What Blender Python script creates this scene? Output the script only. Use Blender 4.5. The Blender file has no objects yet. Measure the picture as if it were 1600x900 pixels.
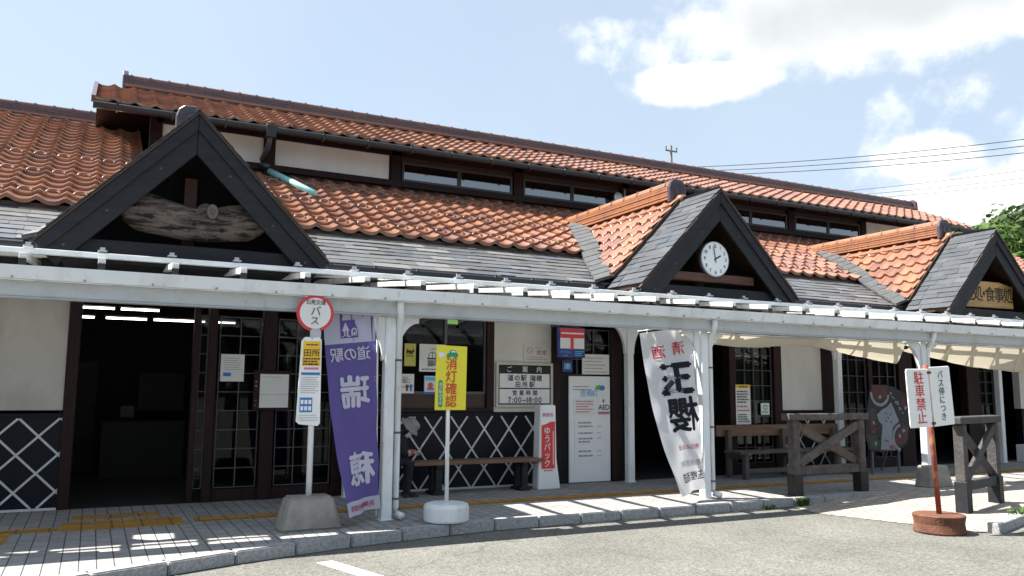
import bpy, bmesh, math, random
from mathutils import Vector, Matrix
R = random.Random(7)
sc = bpy.context.scene
COL = sc.collection
rad = math.radians

# ------------------------------------------------------------------ camera
cam_d = bpy.data.cameras.new("camera"); cam = bpy.data.objects.new("camera", cam_d); COL.objects.link(cam)
cam_d.sensor_width = 36.0; cam_d.lens = 28.95; cam_d.clip_end = 5000; cam_d.clip_start = 0.05
rx, up, fw = Vector((0.89167, -0.45263, 0.00673)), Vector((-0.06195, -0.10729, 0.99230)), Vector((0.44843, 0.88522, 0.12371))
cam.matrix_world = Matrix(((rx.x, up.x, -fw.x, 0), (rx.y, up.y, -fw.y, 0), (rx.z, up.z, -fw.z, 1.62), (0, 0, 0, 1)))
sc.camera = cam

# ------------------------------------------------------------------ light and exposure
SUN_TO = Vector((-0.62, 0.30, 1.0)).normalized()
sun_el = math.asin(SUN_TO.z); sun_az = math.atan2(SUN_TO.x, SUN_TO.y)
sd = bpy.data.lights.new("sun", 'SUN'); sd.energy = 5.0; sd.angle = rad(0.5); sd.color = (1.0, 0.955, 0.88)
so = bpy.data.objects.new("sun", sd); COL.objects.link(so)
so.rotation_euler = SUN_TO.to_track_quat('Z', 'Y').to_euler(); so.location = (-20, 10, 40)

vs = sc.view_settings
vs.view_transform = 'Standard'; vs.look = 'None'; vs.gamma = 1.0; vs.exposure = 1.72; vs.use_curve_mapping = False
try:
    sc.cycles.use_denoising = True
    sc.cycles.use_adaptive_sampling = True
    sc.cycles.max_bounces = 8; sc.cycles.transparent_max_bounces = 12
    sc.cycles.sample_clamp_indirect = 6
except Exception:
    pass

world = bpy.data.worlds.new("World"); sc.world = world; world.use_nodes = True
wt = world.node_tree; wt.nodes.clear()
def WN(t, **k):
    n = wt.nodes.new(t)
    for a, b in k.items(): setattr(n, a, b)
    return n
def wmath(op, a, b=None, clamp=False):
    n = WN('ShaderNodeMath', operation=op); n.use_clamp = clamp
    for i, v in enumerate((a, b)):
        if v is None: continue
        if isinstance(v, (int, float)): n.inputs[i].default_value = v
        else: wt.links.new(v, n.inputs[i])
    return n.outputs[0]
sky = WN('ShaderNodeTexSky', sky_type='NISHITA'); sky.sun_disc = False
sky.sun_elevation = sun_el; sky.sun_rotation = sun_az; sky.air_density = 1.0; sky.dust_density = 1.6; sky.ozone_density = 1.2
geo = WN('ShaderNodeTexCoord')
dirv = geo.outputs['Generated']
def px_dir(x, y):
    return (fw * 1286.65 + rx * (x - 800) - up * (y - 450)).normalized()
nz = WN('ShaderNodeTexNoise'); nz.inputs['Scale'].default_value = 8.5; nz.inputs['Detail'].default_value = 9; nz.inputs['Roughness'].default_value = 0.58
wt.links.new(dirv, nz.inputs['Vector'])
nz2 = WN('ShaderNodeTexNoise'); nz2.inputs['Scale'].default_value = 3.2; nz2.inputs['Detail'].default_value = 5
wt.links.new(dirv, nz2.inputs['Vector'])
# cloud banks, each a direction in the sky with a half-width and half-height (radians)
BANKS = [((1420, -5), .33, .080, 1.0), ((1110, 40), .075, .045, .70), ((1110, 122), .115, .030, .95),
         ((1470, 240), .085, .040, .75), ((1560, 305), .15, .042, .85), ((1340, 310), .16, .02, .25),
         ((2300, 100), .5, .2, .8), ((-700, 60), .4, .12, .5)]
acc = None; bank_a = None
for (px, py), sx, sy, w in BANKS:
    d = px_dir(px, py); t1 = Vector((0, 0, 1)).cross(d).normalized(); t2 = d.cross(t1)
    def dot(v):
        n = WN('ShaderNodeVectorMath', operation='DOT_PRODUCT'); wt.links.new(dirv, n.inputs[0]); n.inputs[1].default_value = v
        return n.outputs['Value']
    a = wmath('DIVIDE', dot(t1), sx); b = wmath('DIVIDE', dot(t2), sy)
    r2 = wmath('ADD', wmath('MULTIPLY', a, a), wmath('MULTIPLY', b, b))
    front = wmath('GREATER_THAN', dot(d), 0.3)
    v = wmath('MULTIPLY', wmath('SUBTRACT', 1.0, wmath('SQRT', r2)), 1.0)
    v = wmath('MULTIPLY', wmath('MAXIMUM', v, -1.5), 1.0)
    v = wmath('ADD', v, w - 1.0)
    v = wmath('SUBTRACT', v, wmath('MULTIPLY', wmath('SUBTRACT', 1.0, front), 5.0))
    if bank_a is None: bank_a = v
    acc = v if acc is None else wmath('MAXIMUM', acc, v)
dens = wmath('ADD', wmath('SUBTRACT', wmath('MULTIPLY', wmath('MAXIMUM', acc, -1.2), 0.8), .03), wmath('MULTIPLY', wmath('SUBTRACT', nz.outputs['Fac'], 0.5), 1.5))
mr = WN('ShaderNodeMapRange', interpolation_type='SMOOTHSTEP'); wt.links.new(dens, mr.inputs['Value'])
mr.inputs['From Min'].default_value = 0.0; mr.inputs['From Max'].default_value = 0.34
thin = WN('ShaderNodeMapRange'); wt.links.new(nz2.outputs['Fac'], thin.inputs['Value'])
thin.inputs['From Min'].default_value = .35; thin.inputs['From Max'].default_value = .8; thin.inputs['To Min'].default_value = 0.58; thin.inputs['To Max'].default_value = 0.74
# cloud colour: bright rims, grey where thick
thick = WN('ShaderNodeMapRange', interpolation_type='SMOOTHSTEP'); wt.links.new(wmath('ADD', wmath('ADD', bank_a, wmath('MULTIPLY', wmath('SUBTRACT', nz2.outputs['Fac'], .5), 1.3)), wmath('MULTIPLY', wmath('SUBTRACT', nz.outputs['Fac'], .5), .9)), thick.inputs['Value'])
thick.inputs['From Min'].default_value = 0.05; thick.inputs['From Max'].default_value = .85
ccol = WN('ShaderNodeMixRGB'); wt.links.new(thick.outputs[0], ccol.inputs[0])
ccol.inputs[1].default_value = (6.4, 6.4, 6.3, 1); ccol.inputs[2].default_value = (3.75, 3.95, 4.05, 1)
veil = WN('ShaderNodeMixRGB'); wt.links.new(thin.outputs[0], veil.inputs[0]); wt.links.new(sky.outputs[0], veil.inputs[1]); veil.inputs[2].default_value = (3.5, 4.05, 4.55, 1)
mixc = WN('ShaderNodeMixRGB'); wt.links.new(mr.outputs[0], mixc.inputs[0]); wt.links.new(veil.outputs[0], mixc.inputs[1]); wt.links.new(ccol.outputs[0], mixc.inputs[2])
bg = WN('ShaderNodeBackground'); bg.inputs['Strength'].default_value = 0.067; wt.links.new(mixc.outputs[0], bg.inputs['Color'])
wo = WN('ShaderNodeOutputWorld'); wt.links.new(bg.outputs[0], wo.inputs['Surface'])

# ------------------------------------------------------------------ materials
MATS = {}
def new_mat(name):
    m = bpy.data.materials.new(name); m.use_nodes = True; nt = m.node_tree
    b = nt.nodes['Principled BSDF']; MATS[name] = m
    return m, nt, b
def mat(name, c, rough=.6, metal=0, var=.0, scale=6., c2=None, bump=0., bscale=30., coat=0, spec=.5, stretch=(1, 1, 1), emit=None, es=1, lo=.35, hi=.7, detail=6):
    m, nt, b = new_mat(name)
    b.inputs['Roughness'].default_value = rough; b.inputs['Metallic'].default_value = metal
    b.inputs['Coat Weight'].default_value = coat; b.inputs['Specular IOR Level'].default_value = spec
    b.inputs['Base Color'].default_value = (*c, 1)
    tc = nt.nodes.new('ShaderNodeTexCoord'); mp = nt.nodes.new('ShaderNodeMapping'); mp.inputs['Scale'].default_value = stretch
    nt.links.new(tc.outputs['Object'], mp.inputs['Vector'])
    if c2 is None and var > 0: c2 = tuple(x * (1 - var) for x in c)
    if c2 is not None:
        n = nt.nodes.new('ShaderNodeTexNoise'); n.inputs['Scale'].default_value = scale; n.inputs['Detail'].default_value = detail; n.inputs['Roughness'].default_value = .62
        nt.links.new(mp.outputs[0], n.inputs['Vector'])
        r = nt.nodes.new('ShaderNodeMapRange'); r.inputs['From Min'].default_value = lo; r.inputs['From Max'].default_value = hi; nt.links.new(n.outputs['Fac'], r.inputs['Value'])
        x = nt.nodes.new('ShaderNodeMixRGB'); x.inputs[1].default_value = (*c, 1); x.inputs[2].default_value = (*c2, 1)
        nt.links.new(r.outputs[0], x.inputs[0]); nt.links.new(x.outputs[0], b.inputs['Base Color'])
    if bump > 0:
        n2 = nt.nodes.new('ShaderNodeTexNoise'); n2.inputs['Scale'].default_value = bscale; n2.inputs['Detail'].default_value = 5
        nt.links.new(mp.outputs[0], n2.inputs['Vector'])
        bp = nt.nodes.new('ShaderNodeBump'); bp.inputs['Strength'].default_value = bump; bp.inputs['Distance'].default_value = .02
        nt.links.new(n2.outputs['Fac'], bp.inputs['Height']); nt.links.new(bp.outputs[0], b.inputs['Normal'])
    if emit:
        b.inputs['Emission Color'].default_value = (*emit, 1); b.inputs['Emission Strength'].default_value = es
    return m
def add_rust(name, c, lo, hi, amt, scale):
    m = MATS[name]; nt = m.node_tree; b = nt.nodes['Principled BSDF']; src = b.inputs['Base Color'].links[0].from_socket
    tc = nt.nodes.new('ShaderNodeTexCoord'); mp = nt.nodes.new('ShaderNodeMapping'); mp.inputs['Scale'].default_value = (1.6, 1, .5); nt.links.new(tc.outputs['Object'], mp.inputs['Vector'])
    n = nt.nodes.new('ShaderNodeTexNoise'); n.inputs['Scale'].default_value = scale; n.inputs['Detail'].default_value = 10; n.inputs['Roughness'].default_value = .7; nt.links.new(mp.outputs[0], n.inputs['Vector'])
    r = nt.nodes.new('ShaderNodeMapRange'); r.inputs['From Min'].default_value = lo; r.inputs['From Max'].default_value = hi; r.inputs['To Max'].default_value = amt; nt.links.new(n.outputs['Fac'], r.inputs['Value'])
    x = nt.nodes.new('ShaderNodeMixRGB'); nt.links.new(r.outputs[0], x.inputs[0]); nt.links.new(src, x.inputs[1]); x.inputs[2].default_value = (*c, 1); nt.links.new(x.outputs[0], b.inputs['Base Color'])
def flat(name, c, rough=.5):
    return mat(name, c, rough)

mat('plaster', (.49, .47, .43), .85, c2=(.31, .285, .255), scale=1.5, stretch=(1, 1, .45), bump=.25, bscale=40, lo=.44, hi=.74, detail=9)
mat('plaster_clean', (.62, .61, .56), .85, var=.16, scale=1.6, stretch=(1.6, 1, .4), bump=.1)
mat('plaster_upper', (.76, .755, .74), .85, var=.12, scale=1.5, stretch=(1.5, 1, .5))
mat('maroon_wood', (.024, .007, .007), .6, spec=.25, c2=(.010, .0035, .004), scale=5, stretch=(6, 6, .6), bump=.2, bscale=20)
mat('red_wood', (.075, .02, .016), .6, var=.4, scale=5, stretch=(6, 6, .6))
mat('dark_board', (.0095, .011, .016), .55, spec=.3, c2=(.019, .018, .021), scale=3, stretch=(1, 4, 4), bump=.3, bscale=14)
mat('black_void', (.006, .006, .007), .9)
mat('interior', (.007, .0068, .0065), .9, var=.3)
mat('namako', (.006, .0075, .013), .5, spec=.2, var=.35, scale=3, bump=.05)
mat('joint_white', (.62, .62, .64), .75, var=.22, scale=9)
mat('white_paint', (.72, .745, .765), .42, c2=(.50, .50, .475), scale=2.6, stretch=(1, 1, .5), lo=.48, hi=.82, detail=9, bump=.05, bscale=12)
mat('shaded_beam_paint', (.47, .50, .52), .5, c2=(.34, .35, .34), scale=3, lo=.5, hi=.85)  # darker than the gutter paint: the beam's shade is mixed into its colour
mat('white_paint_old', (.62, .63, .61), .5, c2=(.36, .34, .26), scale=4, lo=.55, hi=.85, bump=.1)
mat('gutter_black', (.012, .0125, .016), .38, var=.25, scale=4)
mat('bolt_dark', (.05, .05, .055), .5)
mat('pvc_grey', (.06, .065, .085), .4, var=.2)
mat('pvc_turquoise', (.20, .55, .55), .5, c2=(.35, .62, .62), scale=9)
mat('valley_slate', (.050, .055, .060), .6, c2=(.085, .09, .09), scale=6, bump=.2)
mat('valley_joint', (.36, .365, .36), .6, var=.2)
mat('oni_tile', (.07, .05, .07), .4, var=.4, scale=9)
mat('brown_fascia', (.05, .025, .014), .6, var=.4, scale=6)
mat('concrete', (.30, .285, .255), .9, c2=(.19, .18, .165), scale=5, bump=.5, bscale=45)
mat('kerbstone', (.36, .36, .365), .85, c2=(.235, .235, .24), scale=34, bump=.5, bscale=70, lo=.4, hi=.62)
mat('rust', (.15, .055, .027), .85, c2=(.055, .022, .014), scale=9, bump=.4, bscale=40)
mat('rust_pole', (.21, .040, .026), .7, c2=(.42, .20, .08), scale=5, stretch=(1, 1, .7), lo=.5, hi=.62, bump=.3)
mat('drum_top', (.42, .36, .27), .85, c2=(.25, .14, .07), scale=7)
mat('weathered_wood', (.108, .092, .084), .85, c2=(.042, .035, .033), scale=9, stretch=(1, 1, 1), bump=.5, bscale=26)
mat('weathered_brown', (.125, .092, .075), .85, c2=(.06, .045, .038), scale=7, bump=.5, bscale=26)
mat('dark_weathered', (.030, .030, .034), .8, c2=(.065, .058, .054), scale=7, bump=.5, bscale=26)
mat('rubber', (.010, .010, .012), .55)
mat('bench_wood', (.20, .115, .065), .7, c2=(.10, .058, .035), scale=5, stretch=(.5, 7, 7), bump=.3)
mat('bench_grey', (.105, .094, .084), .8, c2=(.055, .048, .043), scale=5, stretch=(.5, 7, 7), bump=.3)
mat('log', (.155, .122, .102), .9, c2=(.012, .009, .008), scale=3.2, stretch=(.9, 3, 5), bump=1, bscale=9, lo=.44, hi=.60)
mat('log_core', (.15, .12, .10), .85, c2=(.12, .10, .085), scale=9)
mat('sign_wood', (.52, .33, .13), .7, c2=(.36, .20, .07), scale=3, stretch=(.6, 3, 5), bump=.15)
mat('beam_brown', (.12, .05, .032), .65, c2=(.05, .022, .015), scale=4, stretch=(.6, 5, 5))
mat('ink', (.012, .012, .014), .7)
mat('paper', (.72, .72, .70), .75, var=.06)
mat('board_white', (.74, .76, .77), .45, var=.05)
mat('plate_white', (.80, .80, .79), .4, c2=(.66, .66, .62), scale=5, lo=.5, hi=.9)
mat('red_ink', (.62, .035, .045), .55)
mat('red_sign', (.60, .03, .035), .4, var=.08)
mat('navy', (.018, .035, .20), .4, var=.1)
mat('blue', (.03, .16, .46), .5)
mat('sky_blue', (.12, .42, .72), .5)
mat('yellow', (.76, .66, .035), .5, var=.05)
mat('orange_yellow', (.82, .50, .025), .5, var=.08)
mat('yellow_poster', (.55, .50, .10), .6, var=.15, scale=12)
mat('green', (.01, .27, .12), .5)
mat('leaf_green', (.14, .40, .10), .6)
mat('pink', (.62, .18, .30), .6)
mat('fine_print', (.30, .30, .32), .8)
mat('fine_dark', (.10, .10, .11), .8)
mat('lattice_bar', (.085, .085, .09), .6)
mat('fine_red', (.50, .16, .17), .8)
mat('skin', (.46, .27, .19), .55)
mat('hair', (.012, .011, .011), .6)
mat('hat', (.27, .255, .235), .9, var=.25, scale=14, bump=.2, bscale=60)
mat('cloth_dark', (.012, .013, .022), .9, var=.3)
mat('cloth_red', (.33, .05, .05), .85, c2=(.52, .36, .34), scale=24, lo=.45, hi=.55)
mat('mask', (.72, .72, .74), .8)
mat('cream_canvas', (.66, .60, .46), .85, c2=(.52, .46, .34), scale=2.5, bump=.12, bscale=8)
mat('steel', (.5, .5, .52), .35, metal=.8)
mat('concrete_pole', (.20, .20, .20), .8)
mat('cable', (.02, .02, .022), .6)
mat('tube_light', (1, 1, 1), .4, emit=(1, .97, .88), es=2.5)
mat('pale_beige', (.55, .52, .46), .9, var=.2)
mat('clock_face', (.78, .80, .82), .35)
mat('bark', (.09, .065, .045), .9, var=.4)
mat('far_white', (.7, .7, .7), .7)
mat('far_roof', (.08, .085, .1), .6)
mat('kagura_white', (.19, .21, .245), .6, var=.2, scale=7)
mat('kagura_red', (.07, .012, .010), .6, var=.4, scale=8)
mat('kagura_green', (.012, .035, .02), .6, var=.4, scale=8)
mat('road_paint', (.78, .78, .76), .7, var=.12, scale=14)
mat('gravel_dirt', (.10, .09, .07), .95, var=.4, scale=20)

add_rust('white_paint', (.24, .17, .10), .60, .72, .55, 5); add_rust('white_paint_old', (.16, .13, .06), .55, .68, .7, 6); add_rust('shaded_beam_paint', (.22, .16, .10), .60, .72, .5, 5)
add_rust('plate_white', (.35, .18, .08), .66, .76, .6, 9)
def leafmat(name, c, c2):
    m, nt, b = new_mat(name)
    oi = nt.nodes.new('ShaderNodeTexCoord'); n = nt.nodes.new('ShaderNodeTexNoise'); n.inputs['Scale'].default_value = .45; n.inputs['Detail'].default_value = 4
    nt.links.new(oi.outputs['Object'], n.inputs['Vector'])
    r = nt.nodes.new('ShaderNodeMapRange'); r.inputs['From Min'].default_value = .35; r.inputs['From Max'].default_value = .68; nt.links.new(n.outputs['Fac'], r.inputs['Value'])
    x = nt.nodes.new('ShaderNodeMixRGB'); x.inputs[1].default_value = (*c, 1); x.inputs[2].default_value = (*c2, 1); nt.links.new(r.outputs[0], x.inputs[0])
    nt.links.new(x.outputs[0], b.inputs['Base Color']); b.inputs['Roughness'].default_value = .75
    tr = nt.nodes.new('ShaderNodeBsdfTranslucent'); nt.links.new(x.outputs[0], tr.inputs['Color'])
    mx = nt.nodes.new('ShaderNodeMixShader'); mx.inputs[0].default_value = .35
    nt.links.new(b.outputs[0], mx.inputs[1]); nt.links.new(tr.outputs[0], mx.inputs[2])
    nt.links.new(mx.outputs[0], nt.nodes['Material Output'].inputs['Surface'])
leafmat('leaf_dark', (.030, .060, .018), (.060, .105, .022))
leafmat('unseen_ridge_leaf', (.010, .016, .007), (.018, .026, .010))
leafmat('leaf_light', (.045, .095, .016), (.095, .155, .028))
leafmat('weed_leaf', (.06, .13, .025), (.10, .18, .035))

def tile_mat(name, c, c2, c3, rough=.22, coat=.35):
    m, nt, b = new_mat(name)
    uv = nt.nodes.new('ShaderNodeUVMap')
    fl = nt.nodes.new('ShaderNodeVectorMath'); fl.operation = 'FLOOR'; nt.links.new(uv.outputs[0], fl.inputs[0])
    wn = nt.nodes.new('ShaderNodeTexWhiteNoise'); wn.noise_dimensions = '2D'; nt.links.new(fl.outputs[0], wn.inputs['Vector'])
    cr = nt.nodes.new('ShaderNodeValToRGB'); nt.links.new(wn.outputs['Value'], cr.inputs[0])
    e = cr.color_ramp.elements; e[0].position = 0; e[0].color = (*c, 1); e[1].position = 1; e[1].color = (*c3, 1)
    k = cr.color_ramp.elements.new(.6); k.color = (*c2, 1)
    tc = nt.nodes.new('ShaderNodeTexCoord'); n = nt.nodes.new('ShaderNodeTexNoise'); n.inputs['Scale'].default_value = 2.2; n.inputs['Detail'].default_value = 7
    nt.links.new(tc.outputs['Object'], n.inputs['Vector'])
    r = nt.nodes.new('ShaderNodeMapRange'); r.inputs['From Min'].default_value = .5; r.inputs['From Max'].default_value = .75; r.inputs['To Max'].default_value = .62; nt.links.new(n.outputs['Fac'], r.inputs['Value'])
    x = nt.nodes.new('ShaderNodeMixRGB'); nt.links.new(r.outputs[0], x.inputs[0]); nt.links.new(cr.outputs[0], x.inputs[1]); x.inputs[2].default_value = (c3[0] * .55, c3[1] * .7, c3[2], 1)
    nt.links.new(x.outputs[0], b.inputs['Base Color'])
    n3 = nt.nodes.new('ShaderNodeTexNoise'); n3.inputs['Scale'].default_value = 9; nt.links.new(tc.outputs['Object'], n3.inputs['Vector'])
    r3 = nt.nodes.new('ShaderNodeMapRange'); r3.inputs['To Min'].default_value = rough - .06; r3.inputs['To Max'].default_value = rough + .22; nt.links.new(n3.outputs['Fac'], r3.inputs['Value'])
    nt.links.new(r3.outputs[0], b.inputs['Roughness'])
    b.inputs['Coat Weight'].default_value = coat; b.inputs['Coat Roughness'].default_value = .13
    return m
tile_mat('glazed_tile', (.295, .136, .078), (.245, .106, .060), (.165, .076, .055), rough=.26, coat=.9)
tile_mat('ridge_tile', (.13, .062, .05), (.10, .053, .05), (.075, .045, .05), rough=.3)
tile_mat('ridge_tile_orange', (.30, .13, .065), (.25, .105, .052), (.20, .09, .055), rough=.3)
tile_mat('slate', (.115, .118, .115), (.060, .063, .067), (.175, .168, .16), rough=.34, coat=.0)
tile_mat('slate_dark', (.038, .043, .051), (.029, .034, .042), (.050, .054, .060), rough=.42, coat=.0)

def paver_mat(name, c, c2, bw, bh, joint, rot=0., rough=.9, offset=.5, mort=.012):
    m, nt, b = new_mat(name)
    tc = nt.nodes.new('ShaderNodeTexCoord'); mp = nt.nodes.new('ShaderNodeMapping'); mp.inputs['Rotation'].default_value = (0, 0, rot)
    nt.links.new(tc.outputs['Object'], mp.inputs['Vector'])
    br = nt.nodes.new('ShaderNodeTexBrick'); br.inputs['Scale'].default_value = 1; br.inputs['Brick Width'].default_value = bw; br.inputs['Row Height'].default_value = bh
    br.inputs['Mortar Size'].default_value = mort; br.inputs['Mortar Smooth'].default_value = .2; br.offset = offset
    br.inputs['Color1'].default_value = (*c, 1); br.inputs['Color2'].default_value = (*c2, 1); br.inputs['Mortar'].default_value = (*joint, 1)
    nt.links.new(mp.outputs[0], br.inputs['Vector'])
    n = nt.nodes.new('ShaderNodeTexNoise'); n.inputs['Scale'].default_value = 3; n.inputs['Detail'].default_value = 9; n.inputs['Roughness'].default_value = .7; nt.links.new(tc.outputs['Object'], n.inputs['Vector'])
    r = nt.nodes.new('ShaderNodeMapRange'); r.inputs['From Min'].default_value = .3; r.inputs['From Max'].default_value = .75; r.inputs['To Min'].default_value = 1.1; r.inputs['To Max'].default_value = .7; nt.links.new(n.outputs['Fac'], r.inputs['Value'])
    x = nt.nodes.new('ShaderNodeMixRGB'); x.blend_type = 'MULTIPLY'; x.inputs[0].default_value = 1; nt.links.new(br.outputs['Color'], x.inputs[1]); nt.links.new(r.outputs[0], x.inputs[2])
    nt.links.new(x.outputs[0], b.inputs['Base Color']); b.inputs['Roughness'].default_value = rough
    bp = nt.nodes.new('ShaderNodeBump'); bp.inputs['Strength'].default_value = .5; bp.inputs['Distance'].default_value = .01; bp.invert = True
    nt.links.new(br.outputs['Fac'], bp.inputs['Height']); nt.links.new(bp.outputs[0], b.inputs['Normal'])
paver_mat('pavers', (.31, .305, .295), (.265, .26, .255), .28, .137, (.05, .05, .048), rot=rad(90), offset=.5, mort=.006)
paver_mat('brick_pavers', (.38, .335, .285), (.32, .28, .24), .25, .125, (.11, .095, .075), rot=rad(22), mort=.010)
paver_mat('tactile', (.44, .225, .032), (.37, .19, .028), .3, .3, (.16, .10, .03), offset=0)

def asphalt():
    m, nt, b = new_mat('asphalt')
    tc = nt.nodes.new('ShaderNodeTexCoord')
    v = nt.nodes.new('ShaderNodeTexVoronoi'); v.inputs['Scale'].default_value = 44; nt.links.new(tc.outputs['Object'], v.inputs['Vector'])
    cr = nt.nodes.new('ShaderNodeValToRGB'); e = cr.color_ramp.elements
    e[0].color = (.075, .075, .066, 1); e[1].color = (.150, .149, .132, 1); e[0].position = .08; e[1].position = .85
    nt.links.new(v.outputs['Color'], cr.inputs[0])
    n = nt.nodes.new('ShaderNodeTexNoise'); n.inputs['Scale'].default_value = .9; n.inputs['Detail'].default_value = 8; nt.links.new(tc.outputs['Object'], n.inputs['Vector'])
    r = nt.nodes.new('ShaderNodeMapRange'); r.inputs['From Min'].default_value = .3; r.inputs['From Max'].default_value = .7; r.inputs['To Min'].default_value = .78; r.inputs['To Max'].default_value = 1.12; nt.links.new(n.outputs['Fac'], r.inputs['Value'])
    x = nt.nodes.new('ShaderNodeMixRGB'); x.blend_type = 'MULTIPLY'; x.inputs[0].default_value = 1; nt.links.new(cr.outputs[0], x.inputs[1]); nt.links.new(r.outputs[0], x.inputs[2])
    n4 = nt.nodes.new('ShaderNodeTexNoise'); n4.inputs['Scale'].default_value = .55; n4.inputs['Detail'].default_value = 10; n4.inputs['Roughness'].default_value = .72; n4.inputs['Distortion'].default_value = .6
    nt.links.new(tc.outputs['Object'], n4.inputs['Vector'])
    r4 = nt.nodes.new('ShaderNodeMapRange'); r4.inputs['From Min'].default_value = .56; r4.inputs['From Max'].default_value = .70; r4.inputs['To Min'].default_value = 0; r4.inputs['To Max'].default_value = .38; nt.links.new(n4.outputs['Fac'], r4.inputs['Value'])
    x4 = nt.nodes.new('ShaderNodeMixRGB'); nt.links.new(r4.outputs[0], x4.inputs[0]); nt.links.new(x.outputs[0], x4.inputs[1]); x4.inputs[2].default_value = (.055, .052, .045, 1)
    v2 = nt.nodes.new('ShaderNodeTexVoronoi'); v2.feature = 'DISTANCE_TO_EDGE'; v2.inputs['Scale'].default_value = .42
    w2 = nt.nodes.new('ShaderNodeTexNoise'); w2.inputs['Scale'].default_value = 2.5; w2.inputs['Detail'].default_value = 6; nt.links.new(tc.outputs['Object'], w2.inputs['Vector'])
    wm = nt.nodes.new('ShaderNodeMixRGB'); wm.inputs[0].default_value = .22; nt.links.new(tc.outputs['Object'], wm.inputs[1]); nt.links.new(w2.outputs['Color'], wm.inputs[2]); nt.links.new(wm.outputs[0], v2.inputs['Vector'])
    r5 = nt.nodes.new('ShaderNodeMapRange'); r5.inputs['From Min'].default_value = .0; r5.inputs['From Max'].default_value = .006; r5.inputs['To Min'].default_value = .45; r5.inputs['To Max'].default_value = 0; nt.links.new(v2.outputs['Distance'], r5.inputs['Value'])
    x5 = nt.nodes.new('ShaderNodeMixRGB'); nt.links.new(r5.outputs[0], x5.inputs[0]); nt.links.new(x4.outputs[0], x5.inputs[1]); x5.inputs[2].default_value = (.045, .044, .04, 1)
    nt.links.new(x5.outputs[0], b.inputs['Base Color']); b.inputs['Roughness'].default_value = .9
    bp = nt.nodes.new('ShaderNodeBump'); bp.inputs['Strength'].default_value = .6; bp.inputs['Distance'].default_value = .008
    nt.links.new(v.outputs['Distance'], bp.inputs['Height']); nt.links.new(bp.outputs[0], b.inputs['Normal'])
asphalt()

def glass(name, tint, gl=.10, rough=.02):
    m, nt, b = new_mat(name); nt.nodes.remove(b)
    t = nt.nodes.new('ShaderNodeBsdfTransparent'); t.inputs[0].default_value = (*tint, 1)
    g = nt.nodes.new('ShaderNodeBsdfGlossy'); g.inputs['Roughness'].default_value = rough
    f = nt.nodes.new('ShaderNodeFresnel'); f.inputs['IOR'].default_value = 1.45
    a = nt.nodes.new('ShaderNodeMath'); a.operation = 'MULTIPLY_ADD'; a.inputs[1].default_value = 1.0; a.inputs[2].default_value = gl; nt.links.new(f.outputs[0], a.inputs[0])
    x = nt.nodes.new('ShaderNodeMixShader'); nt.links.new(a.outputs[0], x.inputs[0]); nt.links.new(t.outputs[0], x.inputs[1]); nt.links.new(g.outputs[0], x.inputs[2])
    nt.links.new(x.outputs[0], nt.nodes['Material Output'].inputs['Surface'])
glass('window_glass', (.45, .47, .48), -.015)
glass('clerestory_glass', (.25, .28, .32), .24)
glass('clear_panel', (.97, .975, .975), -.02, .1)

def cloth(name, c, tr=.35, var=.08):
    m, nt, b = new_mat(name); b.inputs['Base Color'].default_value = (*c, 1); b.inputs['Roughness'].default_value = .8; b.inputs['Specular IOR Level'].default_value = .2
    t = nt.nodes.new('ShaderNodeBsdfTranslucent'); t.inputs[0].default_value = (*c, 1)
    x = nt.nodes.new('ShaderNodeMixShader'); x.inputs[0].default_value = tr; nt.links.new(b.outputs[0], x.inputs[1]); nt.links.new(t.outputs[0], x.inputs[2])
    nt.links.new(x.outputs[0], nt.nodes['Material Output'].inputs['Surface'])
cloth('flag_purple', (.155, .122, .37)); cloth('flag_white', (.74, .74, .76)); cloth('flag_lilac', (.62, .62, .74))
cloth('flag_ink', (.015, .017, .025), .1); cloth('flag_red', (.55, .05, .07), .2); cloth('flag_letter', (.70, .68, .78)); cloth('flag_grey', (.3, .31, .33), .2)
cloth('canvas_sheet', (.62, .565, .45), .28); cloth('dirty_sheet', (.40, .41, .40), .12)

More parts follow.
